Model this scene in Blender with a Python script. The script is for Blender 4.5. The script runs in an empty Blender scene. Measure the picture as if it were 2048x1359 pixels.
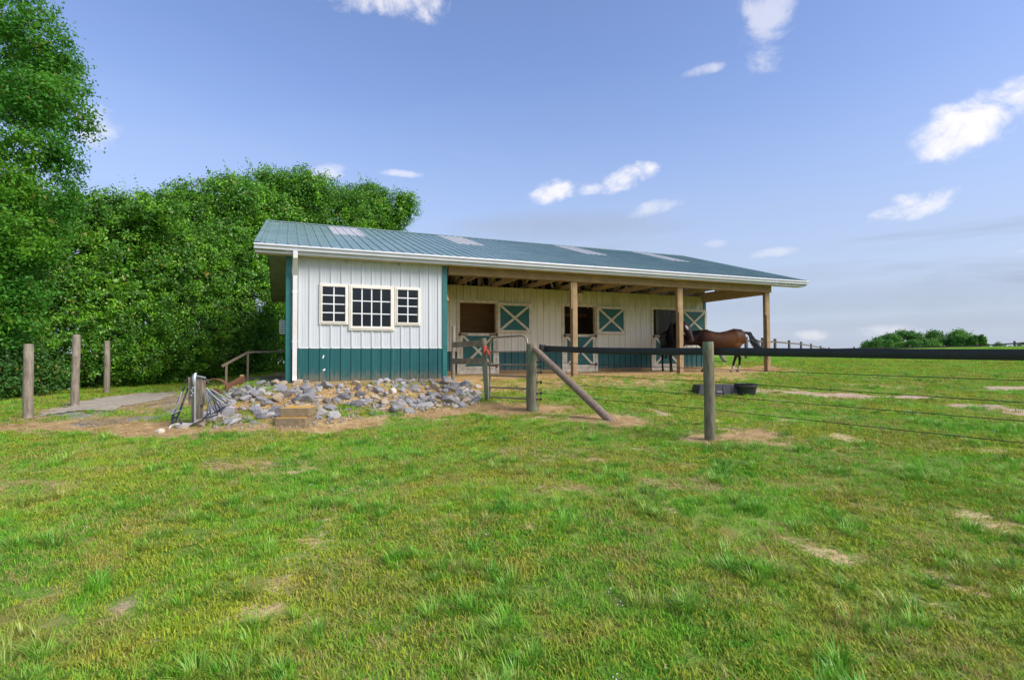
import bpy, bmesh, math, random
import numpy as np
from mathutils import Vector, Matrix
random.seed(7); rng = np.random.default_rng(7)
R = math.radians
scene = bpy.context.scene
col = scene.collection

# ------------------------------------------------------------------ camera
FPX, YAW, PITCH, ROLL = 1058.7, 0.398, 0.028, -0.005
CAM = np.array([0.067, -12.743, 0.589])
_r = np.array([math.cos(YAW), -math.sin(YAW), 0.]); _f = np.array([math.sin(YAW), math.cos(YAW), 0.]); _u = np.array([0, 0, 1.])
FW = _f*math.cos(PITCH)+_u*math.sin(PITCH); _u2 = -_f*math.sin(PITCH)+_u*math.cos(PITCH)
RT = _r*math.cos(ROLL)+_u2*math.sin(ROLL); UP = -_r*math.sin(ROLL)+_u2*math.cos(ROLL)
cd = bpy.data.cameras.new('camera'); cam = bpy.data.objects.new('camera', cd); col.objects.link(cam)
cd.sensor_width = 36; cd.lens = FPX/2048*36; cd.clip_start = 0.05; cd.clip_end = 6000
cam.matrix_world = Matrix(((RT[0], UP[0], -FW[0], CAM[0]), (RT[1], UP[1], -FW[1], CAM[1]), (RT[2], UP[2], -FW[2], CAM[2]), (0, 0, 0, 1)))
scene.camera = cam
def ray(px, py):                      # direction of a photo pixel (2048 x 1359), unit depth
    return FW + RT*((px-1024)/FPX) + UP*((679.5-py)/FPX)
def at(px, py, D): return CAM + ray(px, py)*D
def on_v(px, py, v):                  # meets the vertical plane y = v
    d = ray(px, py); return CAM + d*((v-CAM[1])/d[1])

# ------------------------------------------------------------------ light
SUN_AZ = YAW + R(120); SUN_EL = R(41)          # azimuth measured from +Y towards +X
sun_dir = np.array([math.sin(SUN_AZ)*math.cos(SUN_EL), math.cos(SUN_AZ)*math.cos(SUN_EL), math.sin(SUN_EL)])
sd = bpy.data.lights.new('sun', 'SUN'); sd.energy = 2.25; sd.angle = R(30); sd.color = (1, .955, .88)
so = bpy.data.objects.new('sun', sd); col.objects.link(so); so.location = (0, 0, 40)
so.rotation_euler = Vector(-sun_dir).to_track_quat('-Z', 'Y').to_euler()
scene.view_settings.view_transform = 'Standard'; scene.view_settings.look = 'None'
scene.view_settings.gamma = 1; scene.view_settings.use_curve_mapping = False
scene.view_settings.exposure = 0.78
scene.cycles.use_denoising = True
scene.cycles.max_bounces = 8; scene.cycles.transparent_max_bounces = 12
scene.cycles.caustics_reflective = False; scene.cycles.caustics_refractive = False

def nd(nt, t, loc=None, **kw):
    n = nt.nodes.new(t)
    for k, v in kw.items(): setattr(n, k, v)
    return n
def mth(nt, op, a, b=None, clamp=False):
    n = nd(nt, 'ShaderNodeMath', operation=op); n.use_clamp = clamp
    for i, x in enumerate((a, b)):
        if x is None: continue
        if isinstance(x, (int, float)): n.inputs[i].default_value = x
        else: nt.links.new(x, n.inputs[i])
    return n.outputs[0]
def vdot(nt, vec, c):
    n = nd(nt, 'ShaderNodeVectorMath', operation='DOT_PRODUCT'); nt.links.new(vec, n.inputs[0]); n.inputs[1].default_value = tuple(c)
    return n.outputs['Value']
def smooth(nt, x, lo, hi, a=0., b=1.):
    n = nd(nt, 'ShaderNodeMapRange', interpolation_type='SMOOTHSTEP'); nt.links.new(x, n.inputs[0])
    for i, v in enumerate((lo, hi, a, b)): n.inputs[i+1].default_value = v
    return n.outputs[0]
def mixc(nt, fac, a, b, blend='MIX'):
    n = nd(nt, 'ShaderNodeMix', data_type='RGBA', blend_type=blend)
    for s, x in ((n.inputs[0], fac), (n.inputs[6], a), (n.inputs[7], b)):
        if isinstance(x, (int, float)): s.default_value = x
        elif isinstance(x, tuple): s.default_value = (*x[:3], 1)
        else: nt.links.new(x, s)
    return n.outputs[2]
def noise(nt, vec, scale, detail=4, rough=.55, dist=0., out='Fac'):
    n = nd(nt, 'ShaderNodeTexNoise'); n.inputs['Scale'].default_value = scale; n.inputs['Detail'].default_value = detail
    n.inputs['Roughness'].default_value = rough; n.inputs['Distortion'].default_value = dist
    if vec is not None: nt.links.new(vec, n.inputs['Vector'])
    return n.outputs[out]
def vscale(nt, vec, s):
    n = nd(nt, 'ShaderNodeVectorMath', operation='MULTIPLY'); nt.links.new(vec, n.inputs[0]); n.inputs[1].default_value = s
    return n.outputs[0]

world = bpy.data.worlds.new('World'); scene.world = world; world.use_nodes = True
nt = world.node_tree; nt.nodes.clear()
sky = nd(nt, 'ShaderNodeTexSky', sky_type='NISHITA'); sky.sun_disc = False
sky.sun_elevation = SUN_EL; sky.sun_rotation = SUN_AZ; sky.air_density = 1.0; sky.dust_density = 1.6; sky.ozone_density = 1.5; sky.altitude = 200
tc = nd(nt, 'ShaderNodeTexCoord'); D_ = tc.outputs['Generated']
sep = nd(nt, 'ShaderNodeSeparateXYZ'); nt.links.new(D_, sep.inputs[0]); el = sep.outputs['Z']
SKYK = 1.0
tint = mixc(nt, 1.0, sky.outputs[0], (1.18*SKYK, 1.18*SKYK, 1.40*SKYK), 'MULTIPLY')
# thin veil of high cloud, everywhere in the sky, thicker low down
v1 = noise(nt, vscale(nt, D_, (1, 1, 5.5)), 1.6, 6, .6, .4)
veil = mth(nt, 'MULTIPLY', smooth(nt, v1, .38, .78), smooth(nt, el, .62, .02), True)
veil = mth(nt, 'ADD', mth(nt, 'MULTIPLY', veil, .32), smooth(nt, el, .50, .0, 0, .80), True)
base = mixc(nt, veil, tint, (2.95, 3.40, 4.30))
v2 = noise(nt, vscale(nt, D_, (1, 1, 9)), 2.3, 5, .55, .3)
grey = mth(nt, 'MULTIPLY', smooth(nt, v2, .5, .68), smooth(nt, el, .30, .10), True)
grey = mth(nt, 'MULTIPLY', grey, smooth(nt, el, .0, .06), True)
base = mixc(nt, mth(nt, 'MULTIPLY', grey, .75), base, (2.3, 2.8, 3.75))
# small fair-weather clouds, each at its own place on the dome
n1 = noise(nt, vscale(nt, D_, (1, 1, 1.5)), 11, 9, .64, .5)
n2 = noise(nt, D_, 34, 5, .6, .2)
nz = mth(nt, 'ADD', mth(nt, 'MULTIPLY', mth(nt, 'SUBTRACT', n1, .5), 5.2), mth(nt, 'MULTIPLY', mth(nt, 'SUBTRACT', n2, .5), 1.6))
clouds = [(760, -12, 150, 44, 0, .8), (1530, 45, 52, 80, .05, .5), (1945, 250, 112, 50, .25, .95), (1110, 387, 58, 26, .15, .85), (1180, 378, 40, 14, .1, .6), (1255, 355, 66, 30, .3, .9),
          (1310, 417, 76, 18, .22, .42), (1805, 418, 70, 28, .22, .7), (1545, 505, 50, 11, .05, .35), (1430, 487, 28, 9, 0, .25), (1410, 140, 45, 12, .1, .45),
          (640, 350, 52, 20, .3, .5), (800, 347, 50, 9, 0, .5), (200, 255, 32, 40, -.2, .55), (1770, 665, 60, 20, 0, .4), (1620, 672, 40, 14, 0, .4),
          (2350, 420, 160, 60, .1, .9), (-260, 300, 150, 70, .1, .9), (2600, 150, 200, 70, .2, .9)]
tot = None
for (px, py, sx, sy, tilt, op) in clouds:
    c = ray(px, py); c = c/np.linalg.norm(c)
    rr = np.cross(c, [0, 0, 1.]); rr /= np.linalg.norm(rr); uu = np.cross(rr, c)
    ct, st = math.cos(tilt), math.sin(tilt); rr, uu = rr*ct+uu*st, uu*ct-rr*st
    a = vdot(nt, D_, rr*FPX*.95/sx); b = vdot(nt, D_, uu*FPX*.95/sy)
    q = mth(nt, 'ADD', mth(nt, 'MULTIPLY', a, a), mth(nt, 'MULTIPLY', b, b))
    q = mth(nt, 'ADD', q, smooth(nt, vdot(nt, D_, c), .2, 0, 0, 50))
    m = smooth(nt, mth(nt, 'SUBTRACT', mth(nt, 'ADD', mth(nt, 'MULTIPLY', nz, 1.05), 1.0), mth(nt, 'MULTIPLY', q, 2.0)), -.35, 1.5, 0, op)
    tot = m if tot is None else mth(nt, 'MAXIMUM', tot, m)
gtot = None
for (px, py, sx, sy, op) in ((1120, 452, 190, 26, .55), (1820, 590, 300, 24, .45), (1480, 560, 200, 18, .3), (1950, 640, 240, 14, .3), (300, 420, 240, 30, .3), (2500, 520, 300, 30, .5), (-500, 500, 300, 30, .5)):
    c = ray(px, py); c = c/np.linalg.norm(c); rr = np.cross(c, [0, 0, 1.]); rr /= np.linalg.norm(rr); uu = np.cross(rr, c)
    a = vdot(nt, D_, rr*FPX*.95/sx); b = vdot(nt, D_, uu*FPX*.95/sy)
    q = mth(nt, 'ADD', mth(nt, 'ADD', mth(nt, 'MULTIPLY', a, a), mth(nt, 'MULTIPLY', b, b)), smooth(nt, vdot(nt, D_, c), .2, 0, 0, 50))
    m = smooth(nt, mth(nt, 'SUBTRACT', mth(nt, 'MULTIPLY', nz, .35), q), -2.0, .5, 0, op)
    gtot = m if gtot is None else mth(nt, 'MAXIMUM', gtot, m)
base = mixc(nt, gtot, base, (2.35, 2.75, 3.45))
base = mixc(nt, tot, base, (6.3, 6.1, 6.2))
bg = nd(nt, 'ShaderNodeBackground'); bg.inputs[1].default_value = 0.10
nt.links.new(base, bg.inputs[0])
world.cycles.sampling_method = 'NONE'
wo = nd(nt, 'ShaderNodeOutputWorld'); nt.links.new(bg.outputs[0], wo.inputs[0])

# ------------------------------------------------------------------ helpers
def tag(o, label=None, cat=None, group=None, kind=None):
    if label: o['label'] = label
    if cat: o['category'] = cat
    if group: o['group'] = group
    if kind: o['kind'] = kind
    return o
def empty(name, loc, label=None, cat=None, group=None):
    o = bpy.data.objects.new(name, None); col.objects.link(o); o.location = tuple(loc); o.empty_display_size = .2
    return tag(o, label, cat, group)
def wloc(o):
    v = Vector((0, 0, 0))
    while o: v += o.location; o = o.parent
    return np.array(v)
def link(name, me, parent=None, loc=(0, 0, 0)):
    o = bpy.data.objects.new(name, me); col.objects.link(o); o.location = tuple(loc)
    if parent is not None: o.parent = parent
    return o
class MB:
    """collects shapes given in world coordinates, builds one mesh object"""
    def __init__(s): s.v = []; s.f = []
    def add(s, vs, fs):
        k = len(s.v); s.v += [tuple(map(float, p)) for p in vs]; s.f += [tuple(i+k for i in f) for f in fs]; return s
    def box(s, a, b):
        x0, y0, z0 = a; x1, y1, z1 = b
        return s.add([(x0, y0, z0), (x1, y0, z0), (x1, y1, z0), (x0, y1, z0), (x0, y0, z1), (x1, y0, z1), (x1, y1, z1), (x0, y1, z1)],
                     [(0, 3, 2, 1), (4, 5, 6, 7), (0, 1, 5, 4), (1, 2, 6, 5), (2, 3, 7, 6), (3, 0, 4, 7)])
    def bar(s, p, q, w, h, side=None):        # rectangular bar p -> q, w across `side`, h across the other
        p, q = np.array(p, float), np.array(q, float); d = q-p; d /= np.linalg.norm(d)
        sd_ = np.array(side, float) if side is not None else np.array([0, 0, 1.])
        n = np.cross(d, sd_)
        if np.linalg.norm(n) < 1e-4: n = np.cross(d, [1, 0, 0])
        n /= np.linalg.norm(n); m = np.cross(n, d)
        vs = []
        for e in (p, q):
            for (a, b) in ((-1, -1), (1, -1), (1, 1), (-1, 1)): vs.append(e+m*a*w/2+n*b*h/2)
        return s.add(vs, [(0, 3, 2, 1), (4, 5, 6, 7), (0, 1, 5, 4), (1, 2, 6, 5), (2, 3, 7, 6), (3, 0, 4, 7)])
    def tube(s, pts, rad, n=10, cap=True, jit=0., ell=1.):
        pts = [np.array(p, float) for p in pts]; k = len(pts)
        if not hasattr(rad, '__len__'): rad = [rad]*k
        vs = []; prev = None
        for i in range(k):
            d = pts[min(i+1, k-1)]-pts[max(i-1, 0)]; d = d/(np.linalg.norm(d)+1e-9)
            if prev is None:
                a = np.array([1., 0, 0]) if abs(d[0]) < .8 else np.array([0, 1., 0])
                a = a-d*(a@d)
            else: a = prev-d*(prev@d)
            a /= np.linalg.norm(a); b = np.cross(d, a); prev = a
            for j in range(n):
                t = 2*math.pi*j/n; r = rad[i]*(1+random.uniform(-jit, jit))
                vs.append(pts[i]+a*math.cos(t)*r+b*math.sin(t)*r*ell)
        fs = [(i*n+j, i*n+(j+1) % n, (i+1)*n+(j+1) % n, (i+1)*n+j) for i in range(k-1) for j in range(n)]
        if cap: fs += [tuple(range(n-1, -1, -1)), tuple((k-1)*n+j for j in range(n))]
        return s.add(vs, fs)
    def build(s, name, mat, parent=None, smooth=False, loc=None, bevel=0):
        o0 = wloc(parent) if parent is not None else np.array(loc if loc is not None else (0, 0, 0), float)
        me = bpy.data.meshes.new(name); me.from_pydata([tuple(np.array(p)-o0) for p in s.v], [], s.f)
        if mat is not None: me.materials.append(mat)
        if smooth: me.polygons.foreach_set('use_smooth', [True]*len(me.polygons)); me.set_sharp_from_angle(angle=R(40))
        me.update()
        o = link(name, me, parent, (0, 0, 0) if parent is not None else o0)
        if bevel:
            m = o.modifiers.new('bevel', 'BEVEL'); m.width = bevel; m.segments = 2; m.limit_method = 'ANGLE'
        return o
def mesh_np(name, verts, quads, mat, tri=False):
    me = bpy.data.meshes.new(name); nv = len(verts); nf = len(quads); k = quads.shape[1]
    me.vertices.add(nv); me.vertices.foreach_set('co', verts.astype(np.float32).ravel())
    me.loops.add(nf*k); me.loops.foreach_set('vertex_index', quads.astype(np.int32).ravel())
    me.polygons.add(nf); me.polygons.foreach_set('loop_start', np.arange(0, nf*k, k, dtype=np.int32))
    me.update(calc_edges=True)
    if mat: me.materials.append(mat)
    return me

# ------------------------------------------------------------------ materials
def newmat(name):
    m = bpy.data.materials.new(name); m.use_nodes = True; t = m.node_tree
    return m, t, t.nodes['Principled BSDF']
def setbump(t, p, h, strength=.3, dist=.01):
    b = nd(t, 'ShaderNodeBump'); b.inputs['Strength'].default_value = strength; b.inputs['Distance'].default_value = dist
    t.links.new(h, b.inputs['Height']); t.links.new(b.outputs[0], p.inputs['Normal'])
def pos(t): return nd(t, 'ShaderNodeNewGeometry').outputs['Position']
def plain(name, c, rough=.5, metal=0., var=.12, scale=6, spec=.5, bump=0, c2=None, stretch=(1, 1, 1)):
    m, t, p = newmat(name); P = vscale(t, pos(t), stretch)
    n = noise(t, P, scale, 6, .6)
    c2 = c2 or tuple(max(0, x*(1-var*2.2)) for x in c)
    t.links.new(mixc(t, smooth(t, n, .3, .72), c, c2), p.inputs['Base Color'])
    p.inputs['Roughness'].default_value = rough; p.inputs['Metallic'].default_value = metal; p.inputs['Specular IOR Level'].default_value = spec
    if bump: setbump(t, p, noise(t, P, scale*4, 5, .6), bump, .01)
    return m
def wood(name, c, c2, c3=None, axis=2, scale=9, rough=.85, bump=.5):
    m, t, p = newmat(name)
    st = [1, 1, 1]; st[axis] = .09
    P = vscale(t, nd(t, 'ShaderNodeTexCoord').outputs['Object'], tuple(st))
    g = noise(t, P, scale*5, 6, .62, .8); b = noise(t, nd(t, 'ShaderNodeTexCoord').outputs['Object'], 2.2, 4, .6)
    cc = mixc(t, smooth(t, g, .32, .7), c, c2)
    if c3: cc = mixc(t, smooth(t, b, .46, .68, 0, .85), cc, c3)
    t.links.new(cc, p.inputs['Base Color']); p.inputs['Roughness'].default_value = rough; p.inputs['Specular IOR Level'].default_value = .25
    if bump: setbump(t, p, g, bump, .008)
    return m
def siding_mat(name, c, c2, stain=None, rough=.42, splash=False):
    m, t, p = newmat(name); P = pos(t)
    streak = noise(t, vscale(t, P, (6, 6, .35)), 1.6, 6, .65)
    blot = noise(t, P, 1.3, 5, .6)
    cc = mixc(t, smooth(t, streak, .42, .75, 0, .7), c, c2)
    if stain:
        sp = nd(t, 'ShaderNodeSeparateXYZ'); t.links.new(P, sp.inputs[0])
        zz = mth(t, 'ADD', sp.outputs['Z'], mth(t, 'MULTIPLY', mth(t, 'SUBTRACT', noise(t, vscale(t, P, (3, 3, .8)), 1.2, 5, .65), .5), 1.5))
        cc = mixc(t, smooth(t, zz, 1.9, 2.75, 0, .72), cc, stain)
        # rust-red soil splashed on the bottom of the sheets
        cc = mixc(t, smooth(t, zz, .25, -.05, 0, .35), cc, (.30, .17, .08))
    if splash:
        sp = nd(t, 'ShaderNodeSeparateXYZ'); t.links.new(P, sp.inputs[0])
        zz = mth(t, 'ADD', sp.outputs['Z'], mth(t, 'MULTIPLY', mth(t, 'SUBTRACT', noise(t, vscale(t, P, (5, 5, 2)), 2., 6, .7), .5), .9))
        cc = mixc(t, smooth(t, zz, .30, -.05, 0, .55), cc, (.24, .16, .09))
    fine = noise(t, P, 60, 3, .6)
    cc = mixc(t, smooth(t, fine, .62, .75, 0, .22), cc, (.35, .30, .22))
    t.links.new(cc, p.inputs['Base Color']); p.inputs['Roughness'].default_value = rough
    setbump(t, p, blot, .08, .02)
    return m
M = {}
M['white_sid'] = siding_mat('white_painted_steel', (.57, .59, .59), (.47, .49, .475))
M['cream_sid'] = siding_mat('cream_painted_steel', (.84, .80, .68), (.72, .67, .52), stain=(.42, .39, .12))
M['teal_sid'] = siding_mat('teal_painted_steel', (.008, .092, .092), (.016, .12, .118), splash=True)
M['teal'] = plain('teal_trim_paint', (.011, .12, .11), .4, c2=(.02, .16, .145), scale=3)
M['teal_door'] = plain('teal_door_paint', (.008, .105, .092), .45, c2=(.012, .14, .12), scale=5)
M['white_trim'] = plain('white_trim_paint', (.80, .80, .79), .4, c2=(.68, .67, .62), scale=4)
M['cream_trim'] = plain('cream_trim_paint', (.82, .75, .60), .5, c2=(.62, .52, .36), scale=7)
M['win_frame'] = plain('window_frame_vinyl', (.80, .755, .67), .4, c2=(.73, .66, .54), scale=8)
M['muntin'] = plain('muntin_white_vinyl', (.82, .82, .80), .35, var=.04)
M['gutter'] = plain('gutter_white_aluminium', (.64, .65, .68), .3, var=.05, scale=3)
M['soffit'] = plain('soffit_beige_vinyl', (.60, .54, .40), .6, c2=(.45, .40, .22), scale=2.5)
M['downspout'] = plain('downspout_white', (.76, .76, .74), .4, c2=(.66, .60, .50), scale=2.2)
M['lumber'] = wood('treated_lumber', (.36, .235, .115), (.25, .155, .07), (.42, .30, .15))
M['lumber_x'] = wood('treated_lumber_beam', (.34, .23, .12), (.24, .155, .075), (.40, .27, .12), axis=0)
M['lumber_y'] = wood('truss_lumber', (.60, .44, .26), (.44, .31, .18), axis=1)
M['porch_post'] = wood('porch_post_lumber', (.36, .25, .135), (.25, .165, .085), (.42, .285, .135))
M['plywood'] = wood('brown_plywood', (.36, .19, .085), (.27, .14, .06), axis=0, scale=4)
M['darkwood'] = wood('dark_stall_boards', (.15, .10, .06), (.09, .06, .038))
M['grey_post'] = wood('weathered_round_post', (.31, .26, .195), (.15, .12, .085), (.36, .31, .24))
M['green_post'] = wood('mossy_round_post', (.25, .22, .14), (.11, .095, .06), (.17, .27, .17))
M['grey_board'] = wood('weathered_fence_board', (.24, .19, .125), (.13, .10, .065), (.30, .25, .17), axis=0)
M['brace'] = wood('weathered_brace_pole', (.30, .225, .165), (.17, .115, .08), axis=2)
M['far_post'] = wood('far_fence_wood', (.16, .125, .095), (.10, .08, .06))
M['tube_steel'] = plain('dusty_tube_steel', (.32, .27, .20), .5, .35, c2=(.20, .15, .10), scale=14)
M['black_poly'] = plain('black_polymer', (.012, .016, .016), .42, var=.2, scale=3)
M['black_rubber'] = plain('black_rubber', (.020, .020, .022), .55, c2=(.045, .043, .042), scale=9)
M['wire'] = plain('coated_wire', (.010, .018, .012), .5)
M['insul'] = plain('insulator_plastic', (.02, .02, .022), .4)
M['red'] = plain('faded_red_plastic', (.50, .075, .04), .55, c2=(.36, .05, .03), scale=20)
M['rust'] = plain('rusty_iron', (.21, .095, .045), .8, .2, c2=(.12, .05, .025), scale=18, bump=.3)
M['galv'] = plain('galvanised_pipe', (.62, .63, .64), .35, .7, var=.1, scale=10)
M['hose'] = plain('dark_blue_hose', (.025, .032, .055), .4, c2=(.05, .055, .075), scale=12)
M['hose_pale'] = plain('pale_hose', (.30, .32, .33), .45, var=.1)
M['white_plastic'] = plain('dusty_white_plastic', (.70, .69, .68), .5, var=.1, scale=12)
M['oldwood_rail'] = wood('handrail_brown_wood', (.22, .165, .115), (.15, .11, .075), axis=0)
M['deckgrey'] = plain('grey_ramp_boards', (.27, .29, .31), .75, scale=8, var=.15, bump=.2)
M['hoof'] = plain('horse_hoof', (.10, .075, .055), .6)
M['block_side'] = plain('concrete_block', (.22, .19, .145), .9, c2=(.12, .10, .08), scale=14, bump=.5)
def block_mat():
    m, t, p = newmat('lichened_concrete_block'); P = pos(t); g = nd(t, 'ShaderNodeNewGeometry')
    n = noise(t, P, 14, 6, .65)
    cc = mixc(t, smooth(t, n, .35, .7), (.22, .185, .125), (.12, .10, .07))
    sp = nd(t, 'ShaderNodeSeparateXYZ'); t.links.new(g.outputs['True Normal'], sp.inputs[0])
    l = mth(t, 'MULTIPLY', smooth(t, noise(t, P, 7, 5, .6), .28, .45), smooth(t, sp.outputs['Z'], .3, .8, .16, 1))
    cc = mixc(t, l, cc, (.58, .33, .06)); t.links.new(cc, p.inputs['Base Color']); p.inputs['Roughness'].default_value = .92
    setbump(t, p, n, .6, .01); return m
M['block'] = block_mat()
def roof_mat():
    m, t, p = newmat('green_painted_roof_steel'); P = pos(t)
    n = noise(t, vscale(t, P, (1.1, 1, 1)), 1.2, 6, .6); n2 = noise(t, P, 22, 4, .6)
    cc = mixc(t, smooth(t, n, .3, .7), (.165, .26, .215), (.23, .315, .27))
    cc = mixc(t, smooth(t, n2, .55, .8, 0, .35), cc, (.22, .30, .27))
    t.links.new(cc, p.inputs['Base Color']); p.inputs['Roughness'].default_value = .27; p.inputs['Specular IOR Level'].default_value = 1.
    return m
M['roof'] = roof_mat()
def skylight_mat():
    m, t, p = newmat('translucent_skylight_panel'); P = pos(t)
    n = noise(t, P, 16, 5, .6)
    cc = mixc(t, smooth(t, n, .3, .75), (.90, .90, .89), (.78, .78, .78))
    t.links.new(cc, p.inputs['Base Color']); p.inputs['Roughness'].default_value = .5
    tr = nd(t, 'ShaderNodeBsdfTranslucent'); tr.inputs[0].default_value = (.9, .9, .88, 1)
    mx = nd(t, 'ShaderNodeMixShader'); mx.inputs[0].default_value = .46
    t.links.new(p.outputs[0], mx.inputs[1]); t.links.new(tr.outputs[0], mx.inputs[2])
    t.links.new(mx.outputs[0], t.nodes['Material Output'].inputs[0]); return m
M['skylight'] = skylight_mat()
def glass_mat():
    m, t, p = newmat('window_glass')
    p.inputs['Base Color'].default_value = (.9, .95, .93, 1); p.inputs['Roughness'].default_value = .02
    tr = nd(t, 'ShaderNodeBsdfTransparent'); tr.inputs[0].default_value = (.80, .86, .83, 1)
    gl = nd(t, 'ShaderNodeBsdfGlossy'); gl.inputs['Roughness'].default_value = .03
    fr = nd(t, 'ShaderNodeFresnel'); fr.inputs[0].default_value = 1.5
    mx = nd(t, 'ShaderNodeMixShader'); t.links.new(mth(t, 'MULTIPLY', fr.outputs[0], 1.0, True), mx.inputs[0]); t.links.new(tr.outputs[0], mx.inputs[1]); t.links.new(gl.outputs[0], mx.inputs[2])
    t.links.new(mx.outputs[0], t.nodes['Material Output'].inputs[0]); return m
M['glass'] = glass_mat()
M['dark_room'] = plain('unlit_interior_tone', (.030, .040, .034), .8)  # near-black colour stands in for the darkness of the unlit tack room
def leaf_mat(name, a, b, c, trans=.35, rough=.38, spec=.5, patch=.55):
    m, t, p = newmat(name); g = nd(t, 'ShaderNodeNewGeometry')
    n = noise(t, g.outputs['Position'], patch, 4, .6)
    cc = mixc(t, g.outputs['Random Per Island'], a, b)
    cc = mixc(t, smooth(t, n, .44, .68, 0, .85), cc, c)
    cc = mixc(t, smooth(t, g.outputs['Random Per Island'], .965, .985, 0, .8), cc, (.42, .27, .05))
    t.links.new(cc, p.inputs['Base Color']); p.inputs['Roughness'].default_value = rough; p.inputs['Specular IOR Level'].default_value = spec
    tr = nd(t, 'ShaderNodeBsdfTranslucent'); t.links.new(mixc(t, .5, cc, (.10, .22, .01)), tr.inputs[0])
    mx = nd(t, 'ShaderNodeMixShader'); mx.inputs[0].default_value = trans
    t.links.new(p.outputs[0], mx.inputs[1]); t.links.new(tr.outputs[0], mx.inputs[2]); t.links.new(mx.outputs[0], t.nodes['Material Output'].inputs[0])
    return m
M['holly'] = leaf_mat('holly_leaves', (.026, .10, .014), (.17, .44, .045), (.28, .62, .025), .32, .40, .45, 1.7)  # leaf tones vary in clumps; strong range also stands in for shaded hollows
M['oak'] = leaf_mat('oak_leaves', (.045, .20, .022), (.11, .36, .035), (.18, .42, .022), .45, .5, .3, .4)
M['fartree'] = leaf_mat('far_tree_leaves', (.06, .20, .04), (.11, .30, .06), (.16, .35, .05), .3, .6, .2, .08)
M['shrub'] = leaf_mat('shrub_leaves', (.05, .15, .03), (.10, .24, .05), (.09, .22, .03), .35, .45, .4, 1.2)
M['bark'] = plain('bark', (.12, .09, .065), .95, c2=(.06, .045, .03), scale=9, bump=.6, stretch=(1, 1, .25))
def rock_mat():
    m, t, p = newmat('quarry_rock'); oi = nd(t, 'ShaderNodeObjectInfo'); P = pos(t)
    n = noise(t, P, 9, 7, .65, .3); n2 = noise(t, P, 3.2, 4, .6)
    cr = nd(t, 'ShaderNodeValToRGB'); t.links.new(oi.outputs['Random'], cr.inputs[0]); e = cr.color_ramp.elements
    e[0].position = 0; e[0].color = (.13, .14, .155, 1); e[1].position = 1; e[1].color = (.42, .36, .29, 1)
    for q, c in ((.3, (.25, .26, .275)), (.6, (.20, .215, .24)), (.72, (.33, .32, .31)), (.86, (.29, .255, .22))):
        x = cr.color_ramp.elements.new(q); x.color = (*c, 1)
    cc = mixc(t, smooth(t, n, .38, .70, 0, .7), cr.outputs[0], (.44, .42, .39))
    cc = mixc(t, smooth(t, n2, .56, .72, 0, .6), cc, (.36, .235, .12))
    t.links.new(cc, p.inputs['Base Color']); p.inputs['Roughness'].default_value = .85
    setbump(t, p, n, .8, .03); return m
def rock_mat2(name, c, c2, c3):
    m, t, p = newmat(name); P = pos(t); oi = nd(t, 'ShaderNodeObjectInfo')
    n = noise(t, P, 9, 7, .65, .3); n2 = noise(t, P, 3.2, 4, .6); n3 = noise(t, P, 40, 4, .65)
    cc = mixc(t, smooth(t, n, .36, .70, 0, .75), c, c2); cc = mixc(t, smooth(t, n2, .54, .72, 0, .7), cc, c3)
    cc = mixc(t, mth(t, 'MULTIPLY', oi.outputs['Random'], .45), cc, tuple(x*.6 for x in c)); cc = mixc(t, smooth(t, n3, .45, .75, 0, .35), cc, (.05, .05, .05))
    t.links.new(cc, p.inputs['Base Color']); p.inputs['Roughness'].default_value = .88; setbump(t, p, mth(t, 'ADD', n, mth(t, 'MULTIPLY', n3, .35)), .9, .035); return m
ROCKC = {'dark slate': rock_mat2('dark_slate_rock', (.145, .14, .14), (.27, .26, .245), (.24, .175, .11)), 'mid grey': rock_mat2('mid_grey_rock', (.245, .24, .24), (.40, .385, .36), (.34, .24, .135)),
         'light grey': rock_mat2('light_grey_rock', (.37, .35, .325), (.54, .51, .46), (.42, .30, .16)), 'tan': rock_mat2('tan_rock', (.44, .335, .215), (.56, .46, .33), (.46, .29, .11))}
M['rock'] = ROCKC['mid grey']
M['rock_white'] = plain('pale_quartz_rock', (.66, .60, .48), .8, c2=(.45, .38, .27), scale=9, bump=.4)

# ------------------------------------------------------------------ terrain
GP = []                               # control points of the ground
def gpx(px, py, D): GP.append(tuple(at(px, py, D)))
def gcam(px, D, z):                   # ground height z at depth D along a photo column
    p = at(px, 709, D); GP.append((p[0], p[1], z))
for px in (-300, 300, 1024, 1700, 2350): gcam(px, 1.2, -.93); gcam(px, 2.5, -.90)
for px, z in ((-400, -.74), (200, -.74), (800, -.72), (1300, -.72), (1800, -.74), (2300, -.76)): gcam(px, 4.7, z)
gcam(1024, -3, -.98); gcam(1024, -12, -1.1); gcam(1024, -80, -2); gcam(-900, 3, -.95); gcam(3000, 3, -.95)
for a in ((1420, 878, 7.2), (1065, 819, 10.0), (1222, 843, 8.6), (57, 838, 8.7), (150, 813, 10.6), (214, 786, 13.5), (392, 852, 8.5), (976, 800, 11.0),
          (560, 852, 8.5), (700, 834, 9.5), (820, 824, 10.2), (1430, 786, 12.4), (1500, 785, 12.3), (1700, 795, 11.6), (300, 800, 11.5), (300, 860, 8.2),
          (2048, 775, 12.5), (2048, 880, 6.5)): gpx(*a)
for u in (-.5, 0, 1.2, 2.4, 3.6):
    GP.append((u, -.55, -.10)); GP.append((u, .3, -.02))
for u in (5.5, 8, 10.5, 13, 15):
    for v in (-.2, 1.5, 3, 7, 11.3): GP.append((u, v, .0))
for u, v in ((0, 4), (2, 4), (0, 8), (3, 8), (0, 11.3), (3, 11.3)): GP.append((u, v, -.03))
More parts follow.
